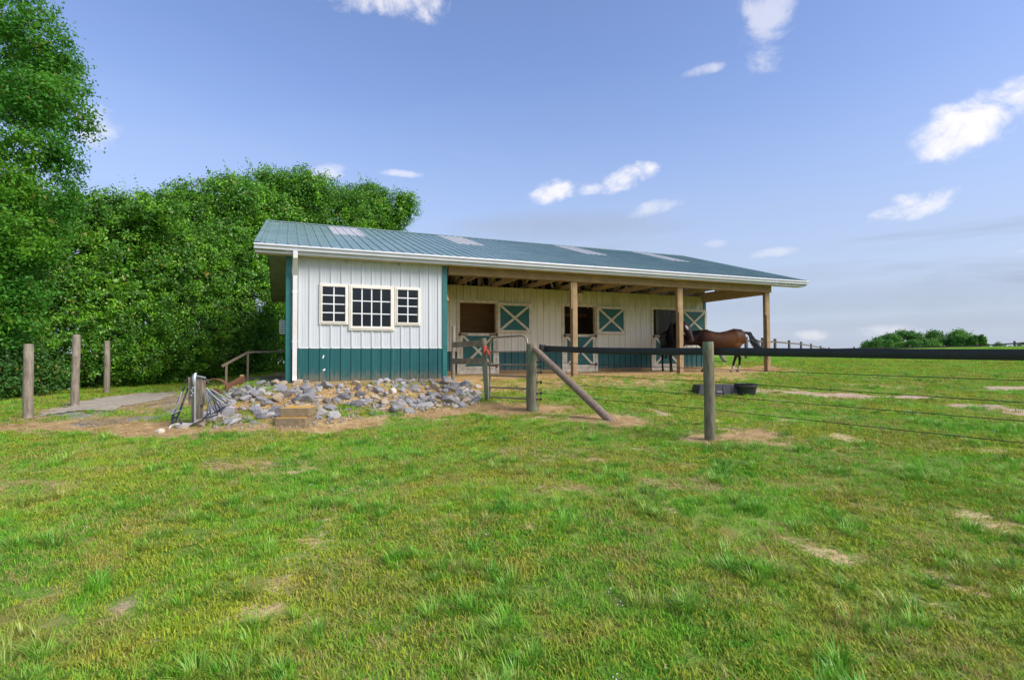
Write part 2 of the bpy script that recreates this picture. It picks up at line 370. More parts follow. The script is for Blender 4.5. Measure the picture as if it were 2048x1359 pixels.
for u, v, z in ((-1.8, .6, -.16), (-1.8, 3, -.25), (-2.6, 8, -.35), (-3, 14, -.36), (4, 16, -.2), (12, 16, .2), (-12, 10, -.5), (-16, 0, -.5), (-12, -6, -.7), (6, -1.6, -.12), (9, -1.6, -.10), (12.5, -1.4, -.08)): GP.append((u, v, z))
gcam(60, 15, -.42); gcam(-300, 12, -.55); gcam(200, 18, -.40)
for D, z in ((13, -.2), (16.5, .02), (20, .25), (30, .75), (40, 1.03), (55, 1.02), (90, .2), (160, -3)): gcam(2040, D, z)
for D, z in ((14, -.22), (20, .14), (28, .55), (38, .86), (55, .78), (90, 0), (160, -3)): gcam(1780, D, z)
for D, z in ((18.5, .06), (22, .22), (28, .36), (36, .45), (54, .46), (70, .30), (110, .30), (160, .2)): gcam(1540, D, z)
for D, z in ((28, .75), (45, 1.1), (90, .5), (160, -3)): gcam(2500, D, z)
gcam(1300, 45, .2); gcam(900, 45, -.3); gcam(400, 45, -.8); gcam(-300, 45, -1.2); gcam(-300, 120, -4); gcam(600, 120, -2); gcam(1200, 120, -.3)
for k in range(10):
    a = k*2*math.pi/10
    for rr, z in ((420, -8), (2500, -40)): GP.append((CAM[0]+rr*math.sin(a), CAM[1]+rr*math.cos(a), z))
GP = np.array(GP)
def warp(x, y):
    dx, dy = x-CAM[0], y-CAM[1]; r = np.sqrt(dx*dx+dy*dy)+1e-9; k = 10*np.log1p(r/10)/r
    return np.stack([dx*k, dy*k], -1)
def _tps(d): return np.where(d > 1e-9, d*d*np.log(d+1e-12), 0)
_X = warp(GP[:, 0], GP[:, 1]); _n = len(_X)
_K = _tps(np.linalg.norm(_X[:, None]-_X[None], axis=2))+np.eye(_n)*.02
_P = np.c_[np.ones(_n), _X]
_A = np.block([[_K, _P], [_P.T, np.zeros((3, 3))]])
_W = np.linalg.solve(_A, np.r_[GP[:, 2], 0, 0, 0])
def sstep(x, a, b):
    t = np.clip((x-a)/(b-a), 0, 1); return t*t*(3-2*t)
def pad_mask(x, y):                   # 1 on the level barn floor
    dx = np.maximum(np.maximum(-.25-x, x-15.2), 0); dy = np.maximum(np.maximum(-.35-y, y-11.8), 0)
    return 1-sstep(np.sqrt(dx*dx+dy*dy), 0, .5)
def ground_z(x, y):
    x = np.asarray(x, float); y = np.asarray(y, float); sh = x.shape; x = x.ravel(); y = y.ravel(); out = np.empty(x.shape)
    for i in range(0, len(x), 8000):
        q = warp(x[i:i+8000], y[i:i+8000])
        out[i:i+8000] = _tps(np.linalg.norm(q[:, None]-_X[None], axis=2))@_W[:_n]+_W[_n]+q@_W[_n+1:]
    b = .018*np.sin(x*1.7+1.3*np.sin(y*.9))*np.sin(y*2.1+.7*np.sin(x*1.3))+.010*np.sin(x*4.3+y*2.2)*np.sin(y*5.1-x*1.9)
    m = pad_mask(x, y)
    return ((out+b)*(1-m)+(-.02)*m).reshape(sh)
def gz(x, y): return float(ground_z(np.array([x]), np.array([y]))[0])
def hits(px, py):                     # photo pixel -> point of the ground
    d = ray(px, py); t = np.r_[np.arange(1, 40, .05), np.arange(40, 200, .5)]
    P = CAM+d[None]*t[:, None]; below = P[:, 2] < ground_z(P[:, 0], P[:, 1])
    return P[np.argmax(below)] if below.any() else P[-1]

# soil masks, laid out on the ground itself: capsules (x0,y0,x1,y1,radius,strength)
def cap(a, b, r, s=1.): p, q = hits(*a), hits(*b); return (p[0], p[1], q[0], q[1], r, s)
STRAW = [cap((-60, 860), (335, 850), .50), cap((250, 815), (360, 805), .75, .9), cap((340, 858), (560, 862), .36), cap((560, 858), (760, 836), .36), cap((760, 834), (960, 810), .38),
         cap((960, 810), (1110, 820), .55), cap((1110, 826), (1235, 846), .42), cap((1395, 882), (1500, 876), .36), cap((60, 838), (150, 815), .3, .8), cap((700, 800), (900, 790), .7, .6),
         cap((1080, 775), (1340, 765), .55, .55), cap((1560, 880), (1600, 882), .2, .5), cap((1000, 905), (1100, 905), .25, .35), cap((440, 935), (520, 930), .25, .5), cap((150, 945), (240, 940), .2, .5), cap((0, 980), (60, 970), .2, .5),
         cap((1290, 965), (1500, 990), .16, .4), cap((590, 1135), (650, 1120), .12, .5), cap((40, 1200), (110, 1180), .12, .4), cap((1080, 975), (1160, 990), .14, .4)]
SAND = [cap((1530, 782), (1835, 795), .50), cap((1990, 780), (2100, 773), .45, .9), cap((1940, 810), (2080, 830), .32, .9), cap((1300, 818), (1335, 832), .10, .9), cap((1400, 806), (1470, 806), .12, .6), cap((215, 1225), (265, 1215), .07, .8), cap((60, 1262), (110, 1250), .09, .6),
        cap((150, 943), (190, 940), .08, .7), cap((290, 925), (350, 920), .1, .6)]
GRAVEL = [cap((60, 836), (340, 800), .5, .7), cap((170, 848), (345, 832), .22), cap((330, 800), (352, 845), .2, .7), cap((-60, 790), (40, 792), .8, .9)]
DIRT = [cap((430, 838), (600, 838), .32, .85), cap((470, 805), (900, 800), .75, .9), cap((620, 830), (930, 800), .3, .8), (3.9, .2, 15.0, .6, 1.15, 1.), (4., 2., 15., 2., 1.6, 1.), (.2, -1.0, 4.2, -1.2, .8, .85), (2, 6, 13, 6, 5, 1.), (4.6, -1.2, 12.5, -1.0, .9, .66)]
_ph = rng.uniform(0, 6.28, (6, 2))
def wob(x, y):
    return .16*np.sin(x*2.3+_ph[0, 0]+1.5*np.sin(y*1.9+_ph[0, 1]))+.11*np.sin(y*3.7+_ph[1, 0]+1.2*np.sin(x*4.1))+.07*np.sin(x*9.1+y*3.+_ph[2, 0])*np.sin(y*8.3-x*2.+_ph[3, 0])
def mask(L, x, y):
    o = np.zeros_like(x); w = wob(x, y)
    for x0, y0, x1, y1, r, s in L:
        dx, dy = x1-x0, y1-y0; t = np.clip(((x-x0)*dx+(y-y0)*dy)/(dx*dx+dy*dy+1e-9), 0, 1)
        d = np.hypot(x-x0-t*dx, y-y0-t*dy)+w*min(1.2, r*3.2)
        o = np.maximum(o, s*(1-sstep(d, r*.3, r*1.5)))
    return o
def pnoise(x, y, sc, seed):
    r_ = np.random.default_rng(seed); o = np.zeros_like(x)
    for k in range(7):
        a = r_.uniform(0, 6.28); f = sc*r_.uniform(.6, 1.9); o += np.sin((x*math.cos(a)+y*math.sin(a))*f+r_.uniform(0, 6.28)+1.4*np.sin((x*math.sin(a)-y*math.cos(a))*f*.7))
    return o/7
def worn(x, y):
    d = np.hypot(x-CAM[0], y-CAM[1]); return .66*sstep(.65*pnoise(x, y, 2.3, 31)+.45*pnoise(x, y, 6.5, 32), .20, .50)*(1-sstep(d, 14, 40))
def axis_pts(c0, c1, step, far, g=1.16):
    a = list(np.arange(c0, c1, step)); s = step; x = a[-1]
    while x < far: s *= g; x += s; a.append(x)
    s = step; x = a[0]; lo = []
    while x > -far: s *= g; x -= s; lo.append(x)
    return np.array(lo[::-1]+a)
gx = axis_pts(-12, 17, .13, 3000); gy = axis_pts(-13, 6, .13, 3000)
XX, YY = np.meshgrid(gx, gy); ZZ = ground_z(XX, YY)
nx, ny = len(gx), len(gy)
idx = np.arange(nx*ny).reshape(ny, nx)
quads = np.stack([idx[:-1, :-1], idx[:-1, 1:], idx[1:, 1:], idx[1:, :-1]], -1).reshape(-1, 4)
# colour of the turf: same pattern on the soil sheet and on the blades (world position)
def turf(t, P, rnd=None):
    n1 = noise(t, P, .55, 5, .62, .4); n2 = noise(t, P, 2.1, 5, .65, .3); n3 = noise(t, P, 9, 4, .6)
    g = mixc(t, smooth(t, n2, .35, .65), (.125, .385, .018), (.20, .49, .030))
    g = mixc(t, smooth(t, n1, .50, .70, 0, .8), g, (.42, .60, .030))
    g = mixc(t, smooth(t, mth(t, 'ADD', mth(t, 'MULTIPLY', n2, .55), mth(t, 'MULTIPLY', noise(t, P, 1.15, 5, .6, .6), .45)), .50, .63, 0, .85), g, (.43, .35, .08))
    g = mixc(t, smooth(t, n3, .55, .75, 0, .4), g, (.06, .21, .03))
    return g
def ground_mat():
    m, t, p = newmat('pasture_turf_and_soil'); P = pos(t)
    def at_(n): a = nd(t, 'ShaderNodeAttribute', attribute_name=n); return a.outputs['Fac']
    f = noise(t, P, 26, 5, .68); ff = noise(t, P, 90, 4, .65); md = noise(t, P, 5, 5, .65)
    cc = mixc(t, smooth(t, ff, .3, .7, .25, .7), turf(t, P), (.25, .19, .08))
    brk = lambda n, k=.75: smooth(t, mth(t, 'ADD', at_(n), mth(t, 'MULTIPLY', mth(t, 'SUBTRACT', mth(t, 'ADD', mth(t, 'MULTIPLY', f, .6), mth(t, 'MULTIPLY', md, .4)), .5), k*3.6)), .30, .80)
    straw = mixc(t, smooth(t, ff, .35, .65), (.84, .63, .33), (.58, .42, .20))
    straw = mixc(t, smooth(t, md, .45, .7, 0, .6), straw, (.56, .37, .17))
    cc = mixc(t, brk('dirt'), cc, mixc(t, smooth(t, f, .35, .7), (.72, .47, .20), (.54, .335, .14)))
    cc = mixc(t, brk('straw'), cc, straw)
    cc = mixc(t, brk('sand', .9), cc, mixc(t, smooth(t, f, .3, .7), (.68, .50, .35), (.54, .39, .25)))
    vo = nd(t, 'ShaderNodeTexVoronoi'); vo.inputs['Scale'].default_value = 38; t.links.new(P, vo.inputs['Vector'])
    cc = mixc(t, brk('gravel', .9), cc, mixc(t, vo.outputs['Distance'], (.40, .385, .36), (.20, .20, .205)))
    t.links.new(cc, p.inputs['Base Color']); p.inputs['Roughness'].default_value = .95; p.inputs['Specular IOR Level'].default_value = .15
    setbump(t, p, mth(t, 'ADD', f, mth(t, 'MULTIPLY', ff, .6)), .9, .035)
    return m
M['ground'] = ground_mat()
me = mesh_np('ground', np.stack([XX.ravel(), YY.ravel(), ZZ.ravel()], -1), quads, M['ground'])
me.polygons.foreach_set('use_smooth', [True]*len(me.polygons))
for nme, L in (('straw', STRAW), ('sand', SAND), ('gravel', GRAVEL), ('dirt', DIRT)):
    a = me.attributes.new(nme, 'FLOAT', 'POINT'); vv = mask(L, XX.ravel(), YY.ravel()); vv = np.maximum(vv, worn(XX.ravel(), YY.ravel())) if nme == 'straw' else vv; a.data.foreach_set('value', vv.astype(np.float32))
tag(link('ground', me), kind='structure')

def ground_fast(x, y):
    i = np.clip(np.searchsorted(gx, x)-1, 0, nx-2); j = np.clip(np.searchsorted(gy, y)-1, 0, ny-2)
    a = (x-gx[i])/(gx[i+1]-gx[i]); b = (y-gy[j])/(gy[j+1]-gy[j])
    return (ZZ[j, i]*(1-a)+ZZ[j, i+1]*a)*(1-b)+(ZZ[j+1, i]*(1-a)+ZZ[j+1, i+1]*a)*b
def gz(x, y): return float(ground_fast(np.array([x]), np.array([y]))[0])
_ht = np.r_[np.arange(1, 40, .02), np.arange(40, 200, .5)]
def hits(px, py):                     # photo pixel -> point of the ground
    P = CAM+ray(px, py)[None]*_ht[:, None]; below = P[:, 2] < ground_fast(P[:, 0], P[:, 1])
    return P[np.argmax(below)] if below.any() else P[-1]

# worn driveway apron, draped 12 mm over the ground
def draped(name, poly_px, mat, lift, step=.09):
    poly = np.array([hits(*p)[:2] for p in poly_px]); lo, hi = poly.min(0)-.1, poly.max(0)+.1
    xs = np.arange(lo[0], hi[0], step); ys = np.arange(lo[1], hi[1], step); X, Y = np.meshgrid(xs, ys)
    wx, wy = X+wob(X*2, Y*2)*.8, Y+wob(Y*2, X*2)*.8
    ins = np.zeros(X.shape, bool); n = len(poly)
    for i in range(n):
        (x0, y0), (x1, y1) = poly[i], poly[(i+1) % n]
        c = ((y0 > wy) != (y1 > wy)) & (wx < (x1-x0)*(wy-y0)/(y1-y0+1e-12)+x0); ins ^= c
    Z = ground_z(X, Y)+lift; id_ = np.arange(X.size).reshape(X.shape)
    q = np.stack([id_[:-1, :-1], id_[:-1, 1:], id_[1:, 1:], id_[1:, :-1]], -1)[(ins[:-1, :-1] & ins[1:, 1:] & ins[:-1, 1:] & ins[1:, :-1])]
    used = np.unique(q); mp = np.full(X.size, -1); mp[used] = np.arange(len(used))
    V = np.stack([X.ravel(), Y.ravel(), Z.ravel()], -1)[used]
    return tag(link(name, mesh_np(name, V, mp[q], mat)), kind='structure')
M['drive'] = plain('worn_concrete', (.43, .37, .285), .95, c2=(.31, .26, .19), scale=6, bump=.4)
DRIVE_PX = [(66, 834), (110, 815), (160, 801), (215, 792), (290, 786), (350, 783), (368, 787), (335, 797), (280, 810), (210, 822), (140, 830)]
draped('driveway', DRIVE_PX, M['drive'], .02)

# ------------------------------------------------------------------ barn
B_ = 3.6576; UEND = 4*B_; VB = 2.93; VR = 5.679; VREAR = 2*VR
EL, ER, EF = .629, 1.297, .308; ZE, ZR = 3.006, 4.884; SL = (ZR-ZE)/(VR+EF)
ZSOF, ZW = 2.808, .771
U0, U1 = -EL, UEND+ER
def ztop(v): return ZE+SL*(v+EF) if v <= VR else ZR-SL*(v-VR)
def on_roof(px, py):
    d = ray(px, py); t = (ZE+SL*(CAM[1]+EF)-CAM[2])/(d[2]-SL*d[1]); return CAM+d*t
barn = empty('horse_barn', (0, 0, 0), 'white and green metal horse barn with open porch and three stall doors', 'barn')
PITCH_ = .2286
PROF = [(0, 0), (.012, .024), (.036, .024), (.048, 0), (.104, 0), (.108, .004), (.118, .004), (.122, 0), (.160, 0), (.164, .004), (.174, .004), (.178, 0)]
def profile(s0, s1):
    k0 = math.floor((s0-.03)/PITCH_)-1; pts = []
    k = k0
    while k*PITCH_ < s1+.3:
        for (a, h) in PROF: pts.append((k*PITCH_+a, h))
        k += 1
    out = []
    for (a, ha), (b, hb) in zip(pts[:-1], pts[1:]):
        if b <= s0 or a >= s1: continue
        lo, hi = max(a, s0), min(b, s1)
        il = ha+(hb-ha)*(lo-a)/(b-a); ih = ha+(hb-ha)*(hi-a)/(b-a)
        out.append((lo, il, hi, ih))
    return out
def siding(name, axis, s0, s1, z0, z1, base, sgn, mat, parent=None, openings=(), sheet=.9144):
    parent = parent or barn
    zf = z1 if callable(z1) else (lambda s: z1)
    n = max(1, round((s1-s0)/sheet)); w = (s1-s0)/n
    for i in range(n):
        a, b = s0+i*w, s0+(i+1)*w; mb = MB()
        for (l, hl, r, hr) in profile(a, b):
            mid = (l+r)/2; iv = [(z0, None)]
            segs = [(z0, 1e9)]
            for (oa, ob, oz0, oz1) in openings:
                if oa < mid < ob:
                    ns = []
                    for (p, q) in segs:
                        if oz0 > p: ns.append((p, min(q, oz0)))
                        if oz1 < q: ns.append((max(p, oz1), q))
                    segs = ns
            for (p, q) in segs:
                tl, tr = min(q, zf(l)), min(q, zf(r))
                if tl-p < .005 and tr-p < .005: continue
                def P(s, h, z): return (s, base+sgn*h, z) if axis == 0 else (base+sgn*h, s, z)
                fs = (0, 1, 2, 3) if (axis == 0) == (sgn < 0) else (3, 2, 1, 0)
                mb.add([P(l, hl, p), P(r, hr, p), P(r, hr, tr), P(l, hl, tl)], [fs])
        if mb.v: mb.build(name, mat, parent)
def rect_v(x0, y0, x1, y1, v):        # photo rectangle -> (u0,u1,z0,z1) on the plane y = v
    a, b, c, d = on_v(x0, y0, v), on_v(x1, y0, v), on_v(x0, y1, v), on_v(x1, y1, v)
    return ((a[0]+c[0])/2, (b[0]+d[0])/2, (c[2]+d[2])/2, (a[2]+b[2])/2)
# windows of the tack room
def window(outer, glass, cols, rows, label):
    u0, u1, z0, z1 = outer; g0, g1, h0, h1 = glass; f = MB()
    for k, (e, d0) in enumerate(((0, -.045), (.035, -.062))):
        o = (u0+e, u1-e, z0+e, z1-e); i_ = (u0+.035, u1-.035, z0+.035, z1-.035) if k == 0 else (g0, g1, h0, h1)
        f.box((o[0], d0, o[2]), (i_[0], .0, o[3])); f.box((i_[1], d0, o[2]), (o[1], .0, o[3]))
        f.box((i_[0]+.0005, d0, i_[3]), (i_[1]-.0005, .0, o[3])); f.box((i_[0]+.0005, d0, o[2]), (i_[1]-.0005, .0, i_[2]))
    w = f.build('window', M['win_frame'], barn); w['label'] = label
    cw, ch = (g1-g0)/cols, (h1-h0)/rows
    for c in range(cols):
        for r in range(rows):
            MB().box((g0+c*cw+.004, -.02, h0+r*ch+.004), (g0+(c+1)*cw-.004, -.016, h0+(r+1)*ch-.004)).build('pane', M['glass'], w)
    for c in range(1, cols): MB().box((g0+c*cw-.013, -.036, h0), (g0+c*cw+.013, -.006, h1)).build('muntin', M['muntin'], w)
    for r in range(1, rows):
        for c in range(cols):
            MB().box((g0+c*cw+(.0135 if c else 0), -.034, h0+r*ch-.012), (g0+(c+1)*cw-(.0135 if c < cols-1 else 0), -.008, h0+r*ch+.012)).build('muntin', M['muntin'], w)
    return (g0, g1, h0, h1)
WIN = []
for (o, g, c, r, lb) in (((638.8, 567.6, 696.2, 648.5), (644.6, 573.5, 690.3, 642.6), 2, 4, 'narrow left window of eight panes'),
                         ((697.2, 570.8, 788.2, 660.8), (704, 577.6, 780.8, 652.6), 4, 3, 'wide middle window of twelve panes'),
                         ((789.2, 574.9, 840.3, 650.8), (794.6, 580, 835.4, 645), 2, 4, 'narrow right window of eight panes')):
    WIN.append(window(rect_v(*o, 0), rect_v(*g, 0), c, r, lb))
# tack room walls
siding('siding_panel', 0, .02, B_-.02, ZW, ZSOF-.002, 0, -1, M['white_sid'], openings=WIN)
siding('wainscot_panel', 0, .02, B_-.02, .015, ZW-.012, 0, -1, M['teal_sid'])
MB().box((.10, -.012, ZW-.016), (B_-.10, -.0005, ZW+.004)).build('wainscot_flashing', M['white_trim'], barn)
def lshape(u, s, z0, z1, mat, name, w=.105, v0=-.03):    # corner trim wrapped round a vertical corner
    m = MB(); m.box((min(u-s*.012, u+s*w), v0, z0), (max(u-s*.012, u+s*w), v0+.008, z1))
    m.box((min(u-s*.012, u-s*.004), v0+.0085, z0), (max(u-s*.012, u-s*.004), v0+w, z1)); return m.build(name, mat, barn)
for (px, py, w_, h_) in ((646.5, 713, .022, .05), (648, 739, .035, .03)):
    q = on_v(px, py, -.004); MB().add([(q[0]-w_, -.0065, q[2]-h_*.4), (q[0], -.0065, q[2]-h_), (q[0]+w_, -.0065, q[2]+h_*.3), (q[0]+w_*.4, -.0065, q[2]+h_)], [(0, 1, 2, 3)]).build('paint_scuff', M['white_trim'], barn)
lshape(0, 1, .0, ZSOF-.003, M['teal'], 'corner_trim'); lshape(B_, -1, .0, ZSOF-.003, M['teal'], 'corner_trim')
MB().box((.0, -.02, -.10), (B_, .06, .012)).build('sill_board', M['lumber_x'], barn)
MB().box((-.02, -.035, -.45), (B_+.02, .10, -.102)).build('foundation', M['block_side'], barn)
siding('siding_panel', 1, .02, VB, ZW, lambda v: min(ztop(v)-.03, 2.9), B_, 1, M['cream_sid'])
siding('wainscot_panel', 1, .02, VB, .015, ZW-.012, B_, 1, M['teal_sid'])
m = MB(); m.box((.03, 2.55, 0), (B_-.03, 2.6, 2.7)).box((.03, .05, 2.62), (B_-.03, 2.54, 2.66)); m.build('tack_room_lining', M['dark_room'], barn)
# left, right and rear walls with their gables
siding('siding_panel', 1, .02, VREAR, ZW, lambda v: ztop(v)-.03, 0, -1, M['white_sid'])
siding('wainscot_panel', 1, .02, VREAR, -.1, ZW-.012, 0, -1, M['teal_sid'])
siding('siding_panel', 1, VB, VREAR, ZW, lambda v: ztop(v)-.03, UEND, 1, M['white_sid'])
siding('wainscot_panel', 1, VB, VREAR, .0, ZW-.012, UEND, 1, M['teal_sid'])
siding('siding_panel', 0, .02, UEND, ZW, ztop(VREAR)-.03, VREAR, 1, M['white_sid'])
siding('wainscot_panel', 0, .02, UEND, -.1, ZW-.012, VREAR, 1, M['teal_sid'])
# stall front with three Dutch doors
DOORS = [((919, 605.5, 985, 747.7), 664.5, 738, (986.5, 607.6, 1046, 664)), ((1128, 613, 1184.6, 741), 667.5, 734, (1186.4, 614.6, 1245, 667)), ((1306, 619, 1358.5, 737), 671, 733, (1360, 621.5, 1402, 671.5))]
dz = [rect_v(*d[0], VB) for d in DOORS]
ZT = np.mean([d[3] for d in dz]); DW = 1.2
ops = [(d[0], d[0]+DW, -.1, ZT) for d in dz]
HB = 2.747; ZWB = .70
siding('siding_panel', 0, B_+.02, UEND, ZWB, HB, VB, -1, M['cream_sid'], openings=ops)
siding('wainscot_panel', 0, B_+.02, UEND, .10, ZWB-.012, VB, -1, M['teal_sid'], openings=ops)
MB().box((B_+.03, VB-.012, -.06), (UEND, VB+.02, .10)).build('skirt_board', M['lumber_x'], barn)
for d_, D4 in zip(dz, DOORS):
    a = d_[0]; b = a+DW; f = MB(); y0, y1 = VB-.045, VB+.10
    f.box((a-.09, y0, 0), (a, y1, ZT)); f.box((b, y0, 0), (b+.09, y1, ZT)); f.box((a-.09, y0, ZT+.0005), (b+.09, y1, ZT+.09)); f.box((a+.0005, y0+.02, 0), (b-.0005, y1, .14))
    fr = f.build('door_frame', M['cream_trim'], barn)
    def leaf(u0, u1, z0, z1, yf, lab):
        lf = MB().box((u0+.02, yf+.012, z0+.02), (u1-.02, yf+.05, z1-.02)).build('stall_door', M['teal_door'], barn); lf['label'] = lab
        w = .085
        for q in (((u0, yf, z0), (u0+w, yf+.055, z1)), ((u1-w, yf, z0), (u1, yf+.055, z1)), ((u0+w+.0005, yf, z1-w), (u1-w-.0005, yf+.055, z1)), ((u0+w+.0005, yf, z0), (u1-w-.0005, yf+.055, z0+w))):
            MB().box(*q).build('door_rail', M['cream_trim'], lf)
        c0, c1 = (u0+w*.8, yf+.005, z0+w*.8), (u1-w*.8, yf+.005, z1-w*.8)
        MB().bar(c0, c1, .07, .018, (0, 1, 0)[::1] if 0 else np.cross((0, 1, 0), np.array(c1)-np.array(c0))).build('cross_brace', M['cream_trim'], lf)
        e0, e1 = (u0+w*.8, yf+.0085, z1-w*.8), (u1-w*.8, yf+.0085, z0+w*.8)
        MB().bar(e0, e1, .07, .018, np.cross((0, 1, 0), np.array(e1)-np.array(e0))).build('cross_brace', M['cream_trim'], lf)
        return lf
    zl = np.mean([on_v(900, 664.5, VB)[2], on_v(1128, 667.5, VB)[2], on_v(1306, 671, VB)[2]])
    lo = leaf(a+.012, b-.012, .15, zl, VB-.04, 'lower half of the stall door, closed')
    for (hu, hz, sg) in ((b-.02, zl-.05, -1), (b-.02, .25, -1), (a+.02, zl-.05, 1)):
        h = MB(); h.box((min(hu, hu+sg*.22), VB-.062, hz-.018), (max(hu, hu+sg*.22), VB-.042, hz+.018)); h.tube([(hu-sg*.03, VB-.07, hz-.05), (hu-sg*.03, VB-.07, hz+.05)], .03, 8)
        h.build('hinge', M['rust'], lo)
    r = rect_v(*D4[3], VB); leaf(b+.03, b+.03+DW*.98, zl+.02, ZT+.03, VB-.105, 'upper half of the stall door, swung open flat against the wall')
# things in the stalls
MB().box((B_+.1, VB+1.1, 0), (7.2, VB+1.14, 2.6)).build('plywood_partition', M['plywood'], barn)
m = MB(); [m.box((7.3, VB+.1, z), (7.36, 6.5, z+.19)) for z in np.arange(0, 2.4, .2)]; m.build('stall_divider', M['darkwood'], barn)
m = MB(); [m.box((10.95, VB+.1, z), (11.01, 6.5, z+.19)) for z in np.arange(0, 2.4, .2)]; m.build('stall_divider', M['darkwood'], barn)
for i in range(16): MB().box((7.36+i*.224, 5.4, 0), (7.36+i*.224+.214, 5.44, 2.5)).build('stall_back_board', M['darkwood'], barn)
m = MB(); m.bar((7.5, 5.37, .9), (9.6, 5.37, 2.4), .12, .04, (0, 0, 1)); m.box((7.4, 5.34, 1.25), (10.9, 5.39, 1.38)); m.box((7.4, 5.34, 2.05), (10.9, 5.39, 2.18)); m.build('stall_brace', M['plywood'], barn)
siding('stall_back_sheet', 0, 11.01, UEND-.02, 0, 2.7, 5.6, -1, M['cream_sid'])
m = MB(); [m.box((u, 5.45, 0), (u+.09, 5.55, 2.7)) for u in np.arange(11.1, 14.6, .62)]; m.box((11.01, 5.43, 1.28), (14.6, 5.448, 1.42)); m.build('stall_studs', M['darkwood'], barn)
# roof: sheets, skylights, ridge, trim, gutter
SKY_PX = [(680, 458), (905, 478), (1103, 493), (1266, 506)]
NSH = round((U1-U0)/.9144); SW = (U1-U0)/NSH
sk = {int(round((on_roof(*p)[0]-U0)/SW)): 1 for p in SKY_PX}
def roof_sheet(a, b, v0, v1, mat, name):
    mb = MB()
    for (l, hl, r, hr) in profile(a, b):
        mb.add([(l, v0, ztop(v0)+hl), (r, v0, ztop(v0)+hr), (r, v1, ztop(v1)+hr), (l, v1, ztop(v1)+hl)], [(0, 1, 2, 3)])
    return mb.build(name, mat, barn)
for i in range(NSH):
    a, b = U0+i*SW, U0+(i+1)*SW
    if i in sk:
        roof_sheet(a, b, -EF-.05, 3.05, M['roof'], 'roof_panel'); roof_sheet(a, b, 3.0, VR, M['skylight'], 'skylight_panel').location.z = .006
    else: roof_sheet(a, b, -EF-.05, VR, M['roof'], 'roof_panel')
    roof_sheet(a, b, VR, VREAR+EF, M['roof'], 'roof_panel')
mb = MB()
for sgn in (-1, 1):
    v1 = VR+sgn*.16; z1 = ZR-SL*.16+.030
    q = [(U0, VR, ZR+.034), (U1, VR, ZR+.034), (U1, v1, z1), (U0, v1, z1), (U0, v1, z1-.012), (U1, v1, z1-.012)]
    mb.add(q, [(0, 1, 2, 3) if sgn > 0 else (3, 2, 1, 0), (3, 2, 5, 4)])
mb.build('ridge_cap', M['roof'], barn)
for (ue, s) in ((U0, 1), (U1, -1)):
    for (va, vb_) in ((-EF-.05, VR), (VR, VREAR+EF)):
        mb = MB(); za, zb = ztop(va) if va != VR else ZR, ztop(vb_) if vb_ != VR else ZR
        x0, x1 = (ue-.012, ue+.09) if s > 0 else (ue-.09, ue+.012)
        mb.add([(x0, va, za+.026), (x1, va, za+.026), (x1, vb_, zb+.026), (x0, vb_, zb+.026)], [(0, 1, 2, 3)])
        xx = x0 if s > 0 else x1
        mb.add([(xx, va, za+.026), (xx, vb_, zb+.026), (xx, vb_, zb-.15), (xx, va, za-.15)], [(0, 1, 2, 3)])
        mb.build('rake_trim', M['roof'], barn)
        lo, hi = (U0+.002, -.03) if s > 0 else (UEND+.03, U1-.002)
        MB().add([(lo, va, za-.14), (hi, va, za-.14), (hi, vb_, zb-.14), (lo, vb_, zb-.14)], [(0, 1, 2, 3)]).build('rake_soffit', M['soffit'], barn)
for (ya, yb) in ((-EF+.02, -.001), (VREAR+.03, VREAR+EF-.02)):
    n = 8
    for i in range(n):
        a, b = U0+.01+(U1-U0-.02)*i/n, U0+.01+(U1-U0-.02)*(i+1)/n
        MB().box((a+.001, ya, ZSOF), (b-.001, yb, ZSOF+.012)).build('soffit_panel', M['soffit'], barn)
MB().box((U0+.01, -EF-.040, ZE-.045), (U1-.01, -EF-.022, ZE-.013)).build('closure_strip', M['black_poly'], barn)
g = MB(); prof = [(-EF-.02, ZE-.03), (-EF-.13, ZE-.025), (-EF-.135, ZE-.06), (-EF-.10, ZE-.085), (-EF-.095, ZE-.135), (-EF-.02, ZE-.14)]
vs = [(U0-.01, y, z) for y, z in prof]+[(U1+.01, y, z) for y, z in prof]; k = len(prof)
fs = [(i, i+k, i+1+k, i+1) for i in range(1, k-1)]+[(0, k-1, 2*k-1, k), tuple(range(k)), tuple(range(2*k-1, k-1, -1))]
g.add(vs, fs).build('gutter', M['gutter'], barn)
MB().box((U0+.005, -EF-.018, ZSOF-.005), (U1-.005, -EF+.018, ZE-.03)).build('fascia_board', M['gutter'], barn)
d0 = on_v(590, 600, -.07); du = d0[0]
dsp = MB(); w = .048
for p, q in (((du, -EF-.07, ZE-.14), (du, -EF-.06, ZE-.30)), ((du, -EF-.06, ZE-.27), (du, -.085, ZE-.62)), ((du, -.085, ZE-.59), (du, -.085, .12)), ((du, -.085, .14), (du, -.14, .03))):
    dsp.bar(p, q, .095, .075, (1, 0, 0))
dsp.build('downspout', M['downspout'], barn, bevel=.006)
for z in (.9, 2.0): MB().box((du-.062, -.124, z), (du+.062, -.033, z+.02)).build('downspout_strap', M['white_trim'], barn)
